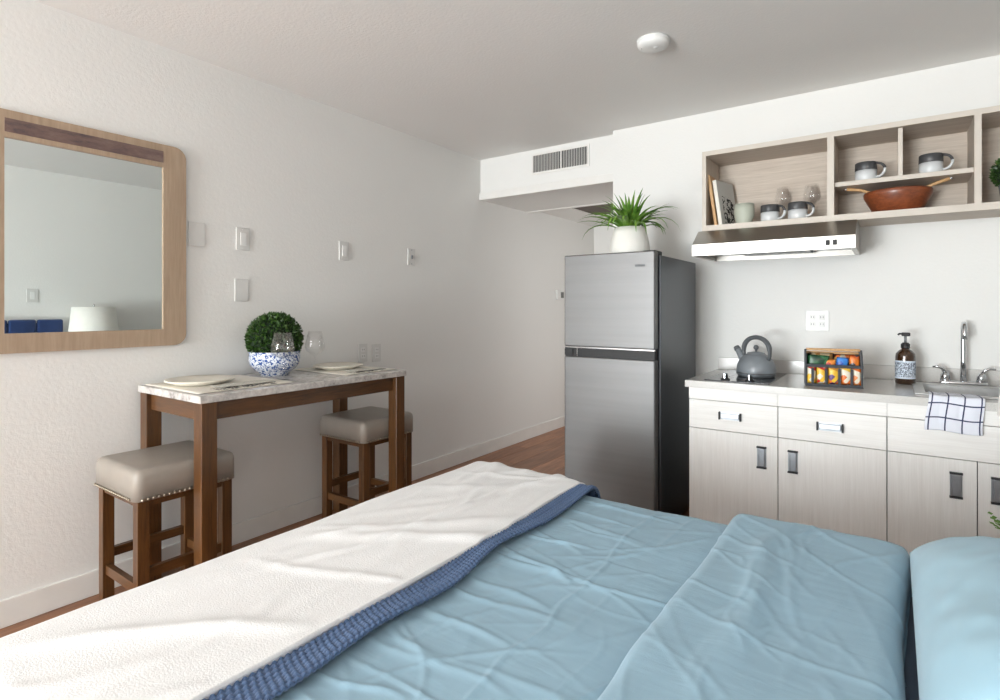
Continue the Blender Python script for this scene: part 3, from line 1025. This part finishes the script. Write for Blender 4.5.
def make_plate(label, x, y, r):
    pr_ = [(0, .004), (r * .6, .004), (r * .62, 0), (r * .7, 0), (r * .72, .004), (r * .99, .017), (r, .021), (r * .985, .023), (r * .72, .011), (r * .66, .009), (0, .009)]
    o = lathe('dinner_plate', pr_, 'cream', None, 48)
    o.location = (x, y, TZ + .006)
    tag(o, label, 'plate')
make_plate('cream dinner plate at the mirror end of the table', -2.545, 1.262, .142)
make_plate('cream dinner plate at the fridge end of the table', -2.54, 2.02, .136)

def wine_glass(label, x, y, z, h=.225, rb=.052, rr=.037, group=None):
    t = thing('wine_glass', label, 'wine glass', (x, y, z), 0, group)
    hb_ = h * .46
    lathe('bowl', [(.004, hb_ - .006), (.02, hb_ + .002), (rb * .8, hb_ + .018), (rb, hb_ + .04), (rb * .98, hb_ + .055), (rr, h), (rr - .0012, h), (rb * .98 - .0015, hb_ + .055), (rb - .0015, hb_ + .04), (rb * .78, hb_ + .0205), (.018, hb_ + .005), (0, hb_ + .001)], 'clear', t, 32)
    lathe('stem', [(.0045, .005), (.0035, .03), (.0033, hb_ * .7), (.005, hb_ - .004)], 'clear', t, 12)
    lathe('foot', [(0, 0), (.034, 0), (.034, .0015), (.012, .004), (.0045, .008), (0, .008)], 'clear', t, 32)
    return t
wine_glass('clear stemmed wine glass standing in front of the blue and white bowl', -2.405, 1.582, TZ, .225, .056, .042)
wine_glass('clear stemmed wine glass between the boxwood bowl and far plate', -2.435, 1.788, TZ, .225, .05, .033)

# --- boxwood ball in porcelain bowl
def boxwood(name, label, x, y, z, pr_, potmat, R, cz, n, ls, sub, core=True):
    t = thing(name, label, 'topiary', (x, y, z))
    lathe('pot', pr_, potmat, t, 40)
    bm = bmesh.new()
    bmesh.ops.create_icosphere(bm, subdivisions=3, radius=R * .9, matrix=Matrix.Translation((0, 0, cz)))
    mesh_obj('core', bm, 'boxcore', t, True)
    bm = bmesh.new()
    leaflets(bm, random.Random(sub), (0, 0, cz), R, n, ls)
    o = mesh_obj('foliage', bm, 'boxwood', t); o['kind'] = 'stuff'
boxwood('boxwood_topiary', 'round boxwood ball in a blue and white porcelain bowl', -2.60, 1.665, TZ,
        [(0, .004), (.06, .004), (.062, 0), (.07, 0), (.071, .012), (.095, .028), (.118, .055), (.125, .085), (.122, .112), (.124, .124), (.118, .124), (.115, .11), (0, .11)], 'porcelain', .133, .186, 2800, .018, 1)

# ================================================================== KITCHEN
CF, CZ = 2.945, .845                    # cabinet front plane, counter top
def pull(parent, x0, x1, z0, z1, vertical):
    y = CF - .018
    o = box('pull', (x0, x1, y - .004, y, z0, z1), 'satin', parent, world=True)
    o['label'] = 'silver pull with dark ends'
    n = 7
    bm = bmesh.new()
    if vertical:
        w = (x1 - x0)
        tubep = [((x0 + x1) / 2, y - .012, z0 + .006), ((x0 + x1) / 2, y - .012, z1 - .006)]
    if vertical:
        bbox(bm, x0 + .008, x1 - .004, y - .014, y - .004, z0 + .006, z1 - .006, .003)
    else:
        bbox(bm, x0 + .006, x1 - .006, y - .014, y - .004, z0 + .006, z1 - .004, .003)
    mesh_obj('grip', bm, 'satin', o, world=True)
    for s_ in (0, 1):
        if vertical:
            b = (x0 - .001, x1 + .001, y - .015, y, (z0 - .003, z1 - .004)[s_], (z0 + .004, z1 + .003)[s_])
        else:
            b = ((x0 - .003, x1 - .004)[s_], (x0 + .004, x1 + .003)[s_], y - .015, y, z0 - .001, z1 + .001)
        box('end_cap', b, 'dark_gap', o, world=True)

def cabinet(label, x0, x1, drawer, doors):
    t = thing('base_cabinet', label, 'cabinet', ((x0 + x1) / 2, 3.26, 0), 0, 'whitewashed base cabinets')
    box('body', (x0 + .001, x1 - .001, CF, K - .02, .09, CZ - .034 if drawer else .66), 'dark_gap', t, world=True)
    box('side_panel', (x0, x0 + .001, CF, K - .02, .09, CZ - .034), 'cab_v', t, world=True)
    box('toe_kick', (x0, x1, CF + .06, CF + .07, 0, .09), 'dark_gap', t, world=True)
    g = .0018
    box('top_rail', (x0 + g * .3, x1 - g * .3, CF - .018, CF, .7515, CZ - .034), 'cab_h', t, world=True)
    d_ = box('drawer' if drawer else 'front_panel', (x0 + g, x1 - g, CF - .018, CF, .604, .7485), 'cab_h', t, .001, 1, world=True)
    if drawer:
        pull(d_, drawer - .05, drawer + .05, .661, .697, False)
    for (a, b, pxx) in doors:
        dd = box('door', (a + g, b - g, CF - .018, CF, .10, .601), 'cab_v', t, .001, 1, world=True)
        pull(dd, pxx - .02, pxx + .02, .448, .547, True)
cabinet('whitewashed cabinet with one drawer and door under the cooktop', -.867, -.448, -.664, [(-.867, -.448, -.519)])
cabinet('whitewashed cabinet with wide drawer under the snack caddy', -.448, -.021, -.234, [(-.448, -.021, -.384)])
cabinet('whitewashed sink cabinet with two doors behind the checked towel', -.021, RW - .005, None, [(-.021, .277, .21), (.277, RW - .005, .338)])
# finished end panel belongs to the first cabinet; worktop with sink cut-out
SX0, SX1, SY0, SY1 = .105, .555, 3.045, 3.425
bm = bmesh.new()
cx0, cx1, cy0, cy1 = -.885, RW - .003, 2.918, K - .001
for b in ((cx0, SX0, cy0, cy1), (SX1, cx1, cy0, cy1), (SX0, SX1, cy0, SY0), (SX0, SX1, SY1, cy1)):
    bbox(bm, b[0], b[1], b[2], b[3], CZ - .034, CZ)
ct = mesh_obj('worktop', bm, 'quartz', None, world=True, origin=(-.12, 3.25, CZ - .034))
tag(ct, 'white quartz worktop running over the kitchen cabinets', 'worktop')
box('backsplash', (-.876, cx1, K - .02, K - .001, CZ, .918), 'quartz', ct, .002, world=True)

# --- sink and faucet
t = thing('kitchen_sink', 'stainless steel drop-in sink set in the worktop', 'sink', (.33, 3.235, CZ))
bm = bmesh.new()
e = .028
for b in ((SX0 - e, SX1 + e, SY0 - e, SY0 + .012), (SX0 - e, SX1 + e, SY1 - .012, SY1 + e), (SX0 - e, SX0 + .012, SY0 + .012, SY1 - .012), (SX1 - .012, SX1 + e, SY0 + .012, SY1 - .012)):
    bbox(bm, *b, CZ + .0005, CZ + .007, .002, 1)
mesh_obj('rim', bm, 'sink_steel', t, world=True)
bm = bmesh.new()
r = bbox(bm, SX0 + .006, SX1 - .006, SY0 + .006, SY1 - .006, CZ - .17, CZ + .001)
bmesh.ops.delete(bm, geom=[f for f in bm.faces if all(v.co.z > CZ - .01 for v in f.verts)], context='FACES')
o = mesh_obj('basin', bm, 'sink_steel', t, world=True)
lathe('drain', [(0, .004), (.03, .004), (.04, .001), (.04, 0)], 'chrome', t, 20, (.33, 3.24, CZ - .17), world=True)
t = thing('faucet', 'chrome gooseneck faucet with two lever handles behind the sink', 'faucet', (.278, 3.495, CZ))
bm = bmesh.new()
bbox(bm, -.092, .092, -.026, .026, 0, .022, .010, 3)
mesh_obj('base_plate', bm, 'chrome', t, True)
pts = [(0, 0, .02), (0, 0, .12), (0, 0, .25)]
for k in range(1, 10):
    a = PI * k / 9
    pts.append((0, -.034 + .034 * math.cos(a), .25 + .05 * math.sin(a)))
pts.append((0, -.070, .225))
tube('spout', pts, [.013, .011, .0105] + [.0105] * 9 + [.0105], 'chrome', t, 16)
for s_ in (-1, 1):
    hx = s_ * .068
    o = lathe('handle', [(0, .02), (.022, .02), (.019, .045), (.013, .062), (0, .064)], 'chrome', t, 20, (hx, 0, 0))
    tube('lever', [(hx, 0, .055), (hx + s_ * .012, -.003, .078), (hx + s_ * .028, -.006, .086), (hx + s_ * .050, -.008, .085)], [.009, .008, .007, .005], 'chrome', o, 10, 1.4)

# --- checked towel over the worktop edge
n, m = 40, 56
U, V = np.meshgrid(np.linspace(0, 1, n), np.linspace(0, 1, m), indexing='ij')
tl = .122 + U * .170
s_ = V * .250
y_edge, zt = cy0 - .006, CZ + .012
Sf = np.clip(s_, 0, 1)
flat_len = .10
rr_ = .012
Yy = np.where(Sf < flat_len, (SY0 - .02) + (flat_len - Sf) * 1.0 - (flat_len) + (.0), 0)
y_start = y_edge + rr_ + flat_len
ang = np.clip((Sf - flat_len) / rr_, 0, PI / 2)
ex = np.clip(Sf - flat_len - rr_ * PI / 2, 0, None)
Yy = np.where(Sf < flat_len, y_start - Sf, y_edge + rr_ - rr_ * np.sin(ang))
Zz = zt - rr_ * (1 - np.cos(ang)) - ex
wav = .005 * np.sin(U * 9 + .6) + .004 * vnoise(U * 4, V * 3)
Yy = Yy - np.where(ex > 0, np.abs(wav) * np.clip(ex / .03, 0, 1) + .002, 0)
Zz = Zz + np.where(ex > 0, .004 * np.sin(U * 6), np.abs(wav) * .6)
Xx = tl + .006 * np.sin(V * 5) - .010 * V * (1 - U) + .006 * V * U
tw = grid_obj('dish_towel', np.stack([Xx, Yy, Zz], -1), 'towel', None, (.205, 2.95, CZ), thick=.003, offset=1)
tag(tw, 'white dish towel with navy check hanging over the worktop edge', 'towel')

# --- cooktop
t = thing('cooktop', 'two-burner black glass cooktop set in the worktop', 'cooktop', (-.645, 3.24, CZ))
box('glass_top', (-.80, -.49, 2.965, 3.50, CZ + .0005, CZ + .006), 'glasstop', t, .002, world=True)
for yy, rr2 in ((3.17, .075), (3.37, .085)):
    lathe('burner_ring', [(rr2 - .003, .0062), (rr2, .0064), (rr2 + .003, .0062)], 'grey_plastic', t, 40, (-.645, yy, CZ), world=True)
for xx in (-.705, -.588):
    o = lathe('control_knob', [(.023, .006), (.022, .012), (.014, .014), (.013, .030), (.011, .034), (0, .035)], 'black', t, 24, (xx, 3.005, CZ), world=True)
    box('knob_grip', (xx - .005, xx + .005, 2.985, 3.025, CZ + .012, CZ + .042), 'chrome', o, .003, world=True)

# --- kettle
t = thing('kettle', 'matte grey whistling kettle with arched handle on the cooktop', 'kettle', (-.605, 3.255, CZ + .0065), math.radians(-28))
lathe('body', [(0, 0), (.088, 0), (.094, .006), (.098, .022), (.0985, .036), (.094, .062), (.082, .09), (.062, .112), (.045, .121), (0, .124)], 'kettle', t, 48)
lathe('base_ring', [(.0965, .016), (.0995, .018), (.0995, .022), (.0968, .024)], 'kettle_dark', t, 48)
ld = lathe('lid', [(.046, .120), (.044, .127), (.02, .132), (0, .133)], 'kettle', t, 32)
lathe('lid_knob', [(.006, .13), (.006, .142), (.013, .150), (.014, .158), (.009, .166), (0, .168)], 'kettle_dark', ld, 20)
o = tube('spout', [(-.07, 0, .075), (-.095, 0, .105), (-.112, 0, .128), (-.122, 0, .142)], [.026, .020, .016, .015], 'kettle', t, 16)
tube('spout_cap', [(-.118, 0, .136), (-.130, 0, .152)], [.018, .015], 'kettle_dark', o, 14)
pts = []
for k in range(17):
    a = PI * (1.06 - 1.12 * k / 16)
    pts.append((.082 * math.cos(a) + .002, 0, .128 + .082 * math.sin(a) ** .8 if math.sin(a) > 0 else .128 + .085 * math.sin(a)))
pts = [(-.060, 0, .098)] + pts + [(.074, 0, .092)]
tube('handle', pts, [.010] * 3 + [.012] * (len(pts) - 6) + [.009] * 3, 'kettle_dark', t, 12, 1.3)

# --- snack caddy with packets
CA = math.radians(9)
cl = Vector((-.345, 3.035, CZ))
CWd, CDp = .236, .135
def cad(x, y, z):       # caddy local -> world
    return Vector((cl.x + x * math.cos(CA) - y * math.sin(CA), cl.y + x * math.sin(CA) + y * math.cos(CA), cl.z + z))
t = thing('snack_caddy', 'charcoal felt caddy with wooden handle bars holding snack packets', 'caddy', tuple(cl), CA)
box('tray', (0, CWd, 0, CDp, 0, .012), 'grey_felt', t)
box('back_wall', (0, CWd, CDp - .006, CDp, .012, .15), 'grey_felt', t)
box('divider', (.006, CWd - .006, .055, .060, .012, .118), 'grey_felt', t)
for a in (0, CWd - .006):
    prism('side_wall', [(.006, .012), (CDp - .006, .012), (CDp - .006, .168), (.045, .176), (.02, .15), (.006, .112)], 'x', a, a + .006, 'grey_felt', t)
box('front_band', (0, CWd, -.002, .004, .092, .106), 'grey_felt', t)
box('front_band', (0, CWd, -.002, .004, .0, .010), 'grey_felt', t)
for a in (.022, .078, .132, .182):
    box('front_strap', (a + .003, a + .014, -.004, -.0005, .014, .088), 'grey_felt', t)
box('handle_bar', (.006, CWd - .006, .050, .064, .168, .180), 'light_wood', t, .003)
box('handle_bar', (.006, CWd - .006, .100, .112, .150, .162), 'light_wood', t, .003)
def packet(label, x0, x1, y0, y1, z0, z1, cols, tilt=0.0, scl=45.0):
    n = 12
    bm = bmesh.new()
    w, h = x1 - x0, z1 - z0
    n, m = 9, 9
    def sh(s_):
        return [[bm.verts.new((w * (i / (n - 1) - .5), s_ * (y1 - y0) / 2 * max(0, math.sin(PI * i / (n - 1))) ** .5 * max(0.0, math.sin(PI * j / (m - 1))) ** .5, h * j / (m - 1))) for j in range(m)] for i in range(n)]
    for s_ in (-1, 1):
        g_ = sh(s_)
        for i in range(n - 1):
            for j in range(m - 1):
                bm.faces.new((g_[i][j], g_[i + 1][j], g_[i + 1][j + 1], g_[i][j + 1]))
    bmesh.ops.remove_doubles(bm, verts=bm.verts, dist=1e-5)
    o = mesh_obj('snack_packet', bm, splat('packet_print', cols, scl), None, True)
    o.location = cad((x0 + x1) / 2, (y0 + y1) / 2, z0)
    o.rotation_euler = (0, tilt, CA)
    tag(o, label, 'snack packet', 'packets in the snack caddy')
R_, Ye, Or, Wh, Bl, Gr = (196, 40, 34), (238, 190, 60), (226, 112, 34), (236, 226, 205), (40, 84, 178), (34, 92, 52)
packet('yellow and white snack packet at the fridge-side end of the front row', .0075, .045, .008, .028, .0125, .098, [Ye, Wh, Ye, R_])
packet('red and yellow snack packet second from the kettle in the front row', .048, .093, .008, .028, .0125, .098, [R_, Ye, Wh, R_])
packet('golden orange and purple snack packet in the middle of the front row', .095, .143, .008, .028, .0125, .099, [Or, Ye, (92, 60, 120), (206, 140, 50)])
packet('white and orange snack packet beside the golden one in the front row', .145, .190, .008, .028, .0125, .10, [Or, Wh, Or, Ye])
packet('orange and pale snack packet at the soap-bottle end of the front row', .192, .229, .008, .028, .0125, .099, [Or, Wh, (236, 140, 70), Or])
packet('dark green snack packet in the upper tier near the kettle', .008, .10, .030, .046, .075, .148, [Gr, (24, 66, 44), Gr, (60, 120, 80)], .06)
packet('small red snack packet in the upper tier between green and blue', .082, .132, .030, .045, .07, .128, [R_, (230, 140, 60), R_, Wh], -.05)
packet('bright blue snack packet in the upper tier', .128, .178, .030, .046, .075, .140, [Bl, (60, 130, 210), Bl, (30, 60, 140)], .08)
packet('dark orange snack packet in the upper tier near the soap bottle', .184, .226, .030, .046, .07, .152, [(190, 80, 34), (220, 120, 40), (70, 70, 76), (200, 90, 40)])
packet('tan and cream snack packet standing in the back row', .02, .12, .066, .092, .0125, .156, [(200, 150, 84), (226, 180, 110), (216, 196, 160), (190, 130, 70)], 0, 30)
packet('white and tan snack packet in the back row near the soap bottle', .125, .222, .066, .092, .0125, .150, [(226, 216, 200), (200, 150, 84), (230, 120, 60), (226, 216, 200)], 0, 30)

# --- soap bottle
t = thing('soap_bottle', 'amber glass soap bottle with blue label and black pump', 'soap bottle', (.05, 3.40, CZ))
lathe('bottle', [(0, 0), (.037, 0), (.0415, .006), (.0415, .135), (.039, .150), (.028, .164), (.0165, .172), (.0155, .186), (0, .186)], 'amber', t, 40)
n = 40
U, V = np.meshgrid(np.linspace(0, 1, n), np.linspace(0, 1, 8), indexing='ij')
a = -PI / 2 - .45 + (U - .5) * 3.6
grid_obj('label', np.stack([.05 + .0422 * np.cos(a), 3.40 + .0422 * np.sin(a), CZ + .028 + V * .088], -1), 'label_print', t)['label'] = 'pale blue printed label'
lathe('collar', [(.018, .176), (.019, .180), (.019, .196), (.012, .204), (0, .204)], 'black', t, 20)
o = tube('pump_stem', [(0, 0, .203), (0, 0, .238)], .006, 'grey_plastic', t, 10)
box('pump_head', (-.016, .020, -.010, .010, .236, .254), 'black', t, .004)
tube('nozzle', [(-.012, 0, .247), (-.024, -.003, .247), (-.030, -.004, .241)], .0045, 'black', t, 8)

# ================================================================== FRIDGE
fx0, fx1, fy = -1.532, -1.005, 2.80
fr = thing('refrigerator', 'stainless two-door refrigerator with dark sides', 'refrigerator', ((fx0 + fx1) / 2, 3.15, 0))
box('cabinet', (fx0, fx1 + .010, fy + .068, 3.50, .03, 1.498), 'steel_dark', fr, .004, world=True)
box('gasket', (fx0 + .01, fx1 - .012, fy + .058, fy + .068, .04, 1.495), 'black', fr, world=True)
for a, b, nm in ((1.003, 1.518, 'freezer_door'), (.045, .947, 'fridge_door')):
    d_ = box(nm, (fx0, fx1, fy, fy + .058, a, b), 'steel', fr, .007, 3, world=True, smooth=False)
    if nm == 'freezer_door':
        box('badge', (fx1 - .105, fx1 - .050, fy - .0012, fy, 1.437, 1.449), plain('badge_grey', (96, 98, 100), .5), d_, world=True)
        box('handle_lip', (fx0 + .002, fx1 - .002, fy + .001, fy + .02, .996, 1.0029), 'chrome', d_, world=True)
    else:
        box('grip_recess', (fx0 + .002, fx1 - .002, fy + .006, fy + .05, .9475, .9955), 'black', d_, world=True)
        box('hinge_cover', (fx0 + .004, fx0 + .055, fy - .002, fy + .006, .955, .990), 'black', d_, world=True)
        box('lock', (fx0 + .080, fx0 + .086, fy - .001, fy + .006, .95, .993), 'chrome', d_, world=True)
box('top_hinge', (fx1 - .07, fx1 - .004, fy + .02, fy + .13, 1.499, 1.522), 'black', fr, .004, world=True)
for a in (fx0 + .05, fx1 - .09):
    for b in (fy + .09, 3.42):
        box('foot', (a, a + .04, b, b + .04, 0, .03), 'black', fr, world=True)

# --- plant on the fridge
t = thing('spider_plant', 'leafy green plant in a white pot on top of the refrigerator', 'potted plant', (-1.245, 3.06, 1.498))
lathe('pot', [(0, 0), (.108, 0), (.117, .006), (.1175, .03), (.112, .09), (.098, .15), (.088, .185), (.083, .185), (.09, .16), (0, .16)], 'white_pot', t, 40)
lathe('soil', [(.087, .163), (0, .168)], 'soil', t, 24)
rg = random.Random(21)
for k in range(78):
    a = rg.uniform(0, 2 * PI)
    el = rg.choice([rg.uniform(.45, .75), rg.uniform(.6, 1.1), rg.uniform(1.0, 1.5)])
    ln_ = rg.uniform(.21, .34) * (1.0 if el < 1.0 else .82)
    if math.sin(a) > .3:
        ln_ *= .85
    wd = rg.uniform(.008, .0135)
    dirv = Vector((math.cos(a), math.sin(a), 0)); sd = Vector((-math.sin(a), math.cos(a), 0))
    bm = bmesh.new()
    prev = None
    p = Vector((0, 0, 0)); ang = el
    drop = rg.uniform(.10, .34) * (1.75 - el)
    N = 8
    for q in range(N + 1):
        f = q / N
        w = wd * math.sin(PI * min(1, .12 + .88 * f) ** .8) + .0006
        mid = bm.verts.new(p + Vector((0, 0, -.15 * w)))
        nrm = dirv * -math.sin(ang) + Vector((0, 0, math.cos(ang)))
        l_ = bm.verts.new(p + sd * w + nrm * w * .35); r_ = bm.verts.new(p - sd * w + nrm * w * .35)
        if prev:
            bm.faces.new((prev[0], l_, mid, prev[1])); bm.faces.new((prev[1], mid, r_, prev[2]))
        prev = (l_, mid, r_)
        p = p + (dirv * math.cos(ang) + Vector((0, 0, math.sin(ang)))) * ln_ / N
        ang -= drop * (.25 + 1.2 * f)
    o = mesh_obj('leaf', bm, 'blade', t, True)
    rad = rg.uniform(0, .04)
    o.location = (rad * math.cos(a), rad * math.sin(a), .166)

# ================================================================== RANGE HOOD
HX0, HX1, HY, HZ = -.909, -.145, 3.125, 1.507
t = thing('range_hood', 'stainless under-cabinet range hood above the cooktop', 'range hood', ((HX0 + HX1) / 2, 3.35, HZ))
bm = bmesh.new()
yb = K - .001
sect = [(HY, HZ), (HY, HZ + .062), (HY + .125, HZ + .15), (yb, HZ + .15), (yb, HZ)]
A_ = [bm.verts.new((HX0, a, b)) for a, b in sect]; B2 = [bm.verts.new((HX1, a, b)) for a, b in sect]
bm.faces.new(A_); bm.faces.new(B2[::-1])
for i in range(4):
    bm.faces.new((A_[i], B2[i], B2[i + 1], A_[i + 1]))
# underside with a recess
g = .022
rin = [(HX0 + g, HY + g), (HX1 - g, HY + g), (HX1 - g, yb - g), (HX0 + g, yb - g)]
ro = [A_[0], B2[0], B2[4], A_[4]]
ri = [bm.verts.new((a, b, HZ)) for a, b in rin]; rt = [bm.verts.new((a, b, HZ + .035)) for a, b in rin]
for i in range(4):
    j = (i + 1) % 4
    bm.faces.new((ro[i], ro[j], ri[j], ri[i])); bm.faces.new((ri[i], ri[j], rt[j], rt[i]))
bm.faces.new(rt)
mesh_obj('canopy', bm, 'hood_steel', t, world=True)
box('underside_shade', (HX0 + g, HX1 - g, HY + g, yb - g, HZ + .030, HZ + .0348), steel('shaded_hood_steel', (120, 126, 132), .45, (60, 60, 60)), t, world=True)  # added sheet, its darker steel stands in for shade under the hood
box('filter', (-.70, -.36, HY + .06, yb - .08, HZ + .016, HZ + .030), steel('filter_mesh', (120, 122, 124), .5, (300, 300, 1)), t, world=True)
box('light_lens', (-.33, -.19, HY + .05, HY + .16, HZ + .014, HZ + .030), 'white_plastic', t, .004, world=True)
for xx in (-.268, -.238):
    box('switch', (xx, xx + .018, HY - .004, HY, HZ + .018, HZ + .044), 'black', t, .002, world=True)

# ================================================================== WALL SHELF
SX_0, SX_1, SF, Z0, Z1 = -.895, RW - .006, 3.275, 1.658, 2.115
TH = .026
sh = thing('wall_shelf', 'open taupe wood wall shelf unit above the range hood', 'shelf', ((SX_0 + SX_1) / 2, 3.43, Z0))
box('back_panel', (SX_0, SX_1, K - .008, K - .001, Z0, Z1), 'shelf_h', sh, world=True)
def board(nm, b, mt, front):
    o = box(nm, b, mt, sh, world=True)
    if front:
        x0, x1, y0, y1, z0, z1 = b
        box('edge_band', (x0, x1, y0 - .0015, y0, z0, z1), 'edge', o, world=True)
yb = K - .008
board('bottom_board', (SX_0, SX_1, SF, yb, Z0, Z0 + .033), 'shelf_h', True)
board('top_board', (SX_0, SX_1, SF, yb, Z1 - TH, Z1), 'shelf_h', True)
z0i, z1i = Z0 + .033, Z1 - TH
board('end_panel', (SX_0, SX_0 + .022, SF, yb, z0i, z1i), 'shelf_v', True)
board('end_panel', (SX_1 - .022, SX_1, SF, yb, z0i, z1i), 'shelf_v', True)
board('divider', (-.274, -.244, SF, yb, z0i, z1i), 'shelf_v', True)
board('divider', (.299, .324, SF, yb, z0i, z1i), 'shelf_v', True)
board('middle_shelf', (-.244, .299, SF + .03, yb, 1.838, 1.860), 'shelf_h', True)
board('small_divider', (.020, .038, SF + .03, yb, 1.860, z1i), 'shelf_v', True)
SZi = z0i

# --- mugs
def make_mug(label, x, y, z, rz):
    t = thing('mug', label, 'mug', (x, y, z), rz, 'two-tone stoneware mugs')
    h, r = .092, .047
    lathe('body', [(0, 0), (r * .9, 0), (r * .96, .004), (r, .02), (r, h * .56), (r - .005, h * .56), (r - .005, .008), (0, .006)], 'mug_white', t, 36)
    lathe('glaze_band', [(r, h * .56), (r + .0008, h * .57), (r, h * .97), (r - .002, h), (r - .004, h * .98), (r - .005, h * .56), (r, h * .56)], 'mug_dark', t, 36)
    pts = []
    for k in range(11):
        a = math.radians(75 - 165 * k / 10)
        pts.append((r + .002 + .033 * math.cos(a) ** 1 if True else 0, 0, h * .53 + .034 * math.sin(a)))
    pts = [(r - .002, 0, h * .93)] + [(max(q[0], r - .001), q[1], q[2]) for q in pts] + [(r - .003, 0, h * .2)]
    hd = tube('handle', pts[5:], .006, 'mug_white', t, 10, 1.2)
    tube('handle_top', pts[:6], .0062, 'mug_dark', t, 10, 1.2)
make_mug('charcoal-rimmed mug beside the sage green cup on the bottom shelf', -.551, 3.345, SZi, math.radians(-20))
make_mug('charcoal-rimmed mug between another mug and the shelf divider on the bottom shelf', -.416, 3.345, SZi, math.radians(-20))
make_mug('charcoal-rimmed mug in the upper cubby next to the wine glass compartment', -.112, 3.36, 1.860, math.radians(-15))
make_mug('charcoal-rimmed mug in the upper cubby next to the small topiary compartment', .148, 3.36, 1.860, math.radians(-15))
lo_ = lathe('sage_cup', [(0, 0), (.042, 0), (.045, .004), (.043, .018), (.052, .045), (.053, .08), (.0505, .112), (.047, .112), (.049, .08), (.047, .045), (.03, .012), (0, .010)], 'sage', None, 40)
lo_.location = (-.683, 3.345, SZi); tag(lo_, 'matte sage green handleless cup beside the leaning books', 'cup')
wine_glass('clear wine glass behind the mug nearer the sage cup on the shelf', -.502, 3.47, SZi, .205, .045, .033)
wine_glass('clear wine glass behind the mug nearer the shelf divider', -.362, 3.47, SZi, .205, .045, .033)

# --- leaning board and printed book
bo = box('cutting_board', (-.008, .008, -.11, .11, 0, .30), 'light_wood', None, .003)
bo.location = (-.831, 3.43, SZi + .002); bo.rotation_euler = (0, math.radians(-8), 0)
tag(bo, 'light wood cutting board leaning against the shelf end panel', 'cutting board')
t = thing('printed_book', 'pale book with black printed cover leaning on the cutting board', 'book', (-.782, 3.425, SZi + .0025))
t.rotation_euler = (0, math.radians(-8.5), math.radians(-14))
box('pages', (-.008, .008, -.095, .093, .002, .264), 'paper', t)
box('cover_back', (-.0105, -.008, -.098, .098, 0, .268), 'paper', t)
U, V = np.meshgrid(np.linspace(0, 1, 4), np.linspace(0, 1, 4), indexing='ij')
o = grid_obj('cover_front', np.stack([np.full_like(U, .0), -.098 + U * .196, V * .268], -1), 'book_print', None, thick=.0025, smooth=False, offset=-1)
o.parent = t; o.location = (.0107, 0, 0)
box('spine', (-.0105, .0105, -.1005, -.098, 0, .268), 'paper', t)

# --- wooden bowl with servers
t = thing('salad_bowl', 'reddish brown turned wooden salad bowl on the shelf', 'bowl', (.018, 3.42, SZi))
lathe('bowl', [(0, 0), (.094, 0), (.1, .004), (.142, .088), (.143, .106), (.139, .112), (.134, .108), (.131, .09), (.092, .014), (0, .010)], 'bowl_wood', t, 56)
for lab, pts in (('light wood salad server resting in the bowl, pointing to the wine glasses', [(-.02, 3.40, SZi + .085), (-.09, 3.385, SZi + .110), (-.135, 3.375, SZi + .130), (-.195, 3.365, SZi + .139)]),
                 ('light wood salad server resting in the bowl, pointing to the small topiary', [(.07, 3.40, SZi + .085), (.128, 3.39, SZi + .113), (.165, 3.38, SZi + .126), (.22, 3.365, SZi + .141)])):
    t = thing('salad_server', lab, 'serving spoon', pts[0])
    tube('handle', pts, [.007, .007, .0075, .008], 'light_wood', t, 10, world=True)
    e0, e1 = Vector(pts[-2]), Vector(pts[-1])
    dd = (e1 - e0).normalized()
    bm = bmesh.new()
    bmesh.ops.create_uvsphere(bm, u_segments=14, v_segments=8, radius=.0085, matrix=Matrix.Translation(e1 + dd * .004))
    mesh_obj('end_ball', bm, 'chrome', t, True, True)

# --- small topiary on the shelf
boxwood('shelf_topiary', 'small boxwood topiary in a grey pot on the wall shelf', .445, 3.385, SZi,
        [(0, 0), (.042, 0), (.052, .08), (.053, .09), (.048, .09), (.046, .08), (0, .08)], 'grey_plastic', .078, .145, 1200, .014, 5)
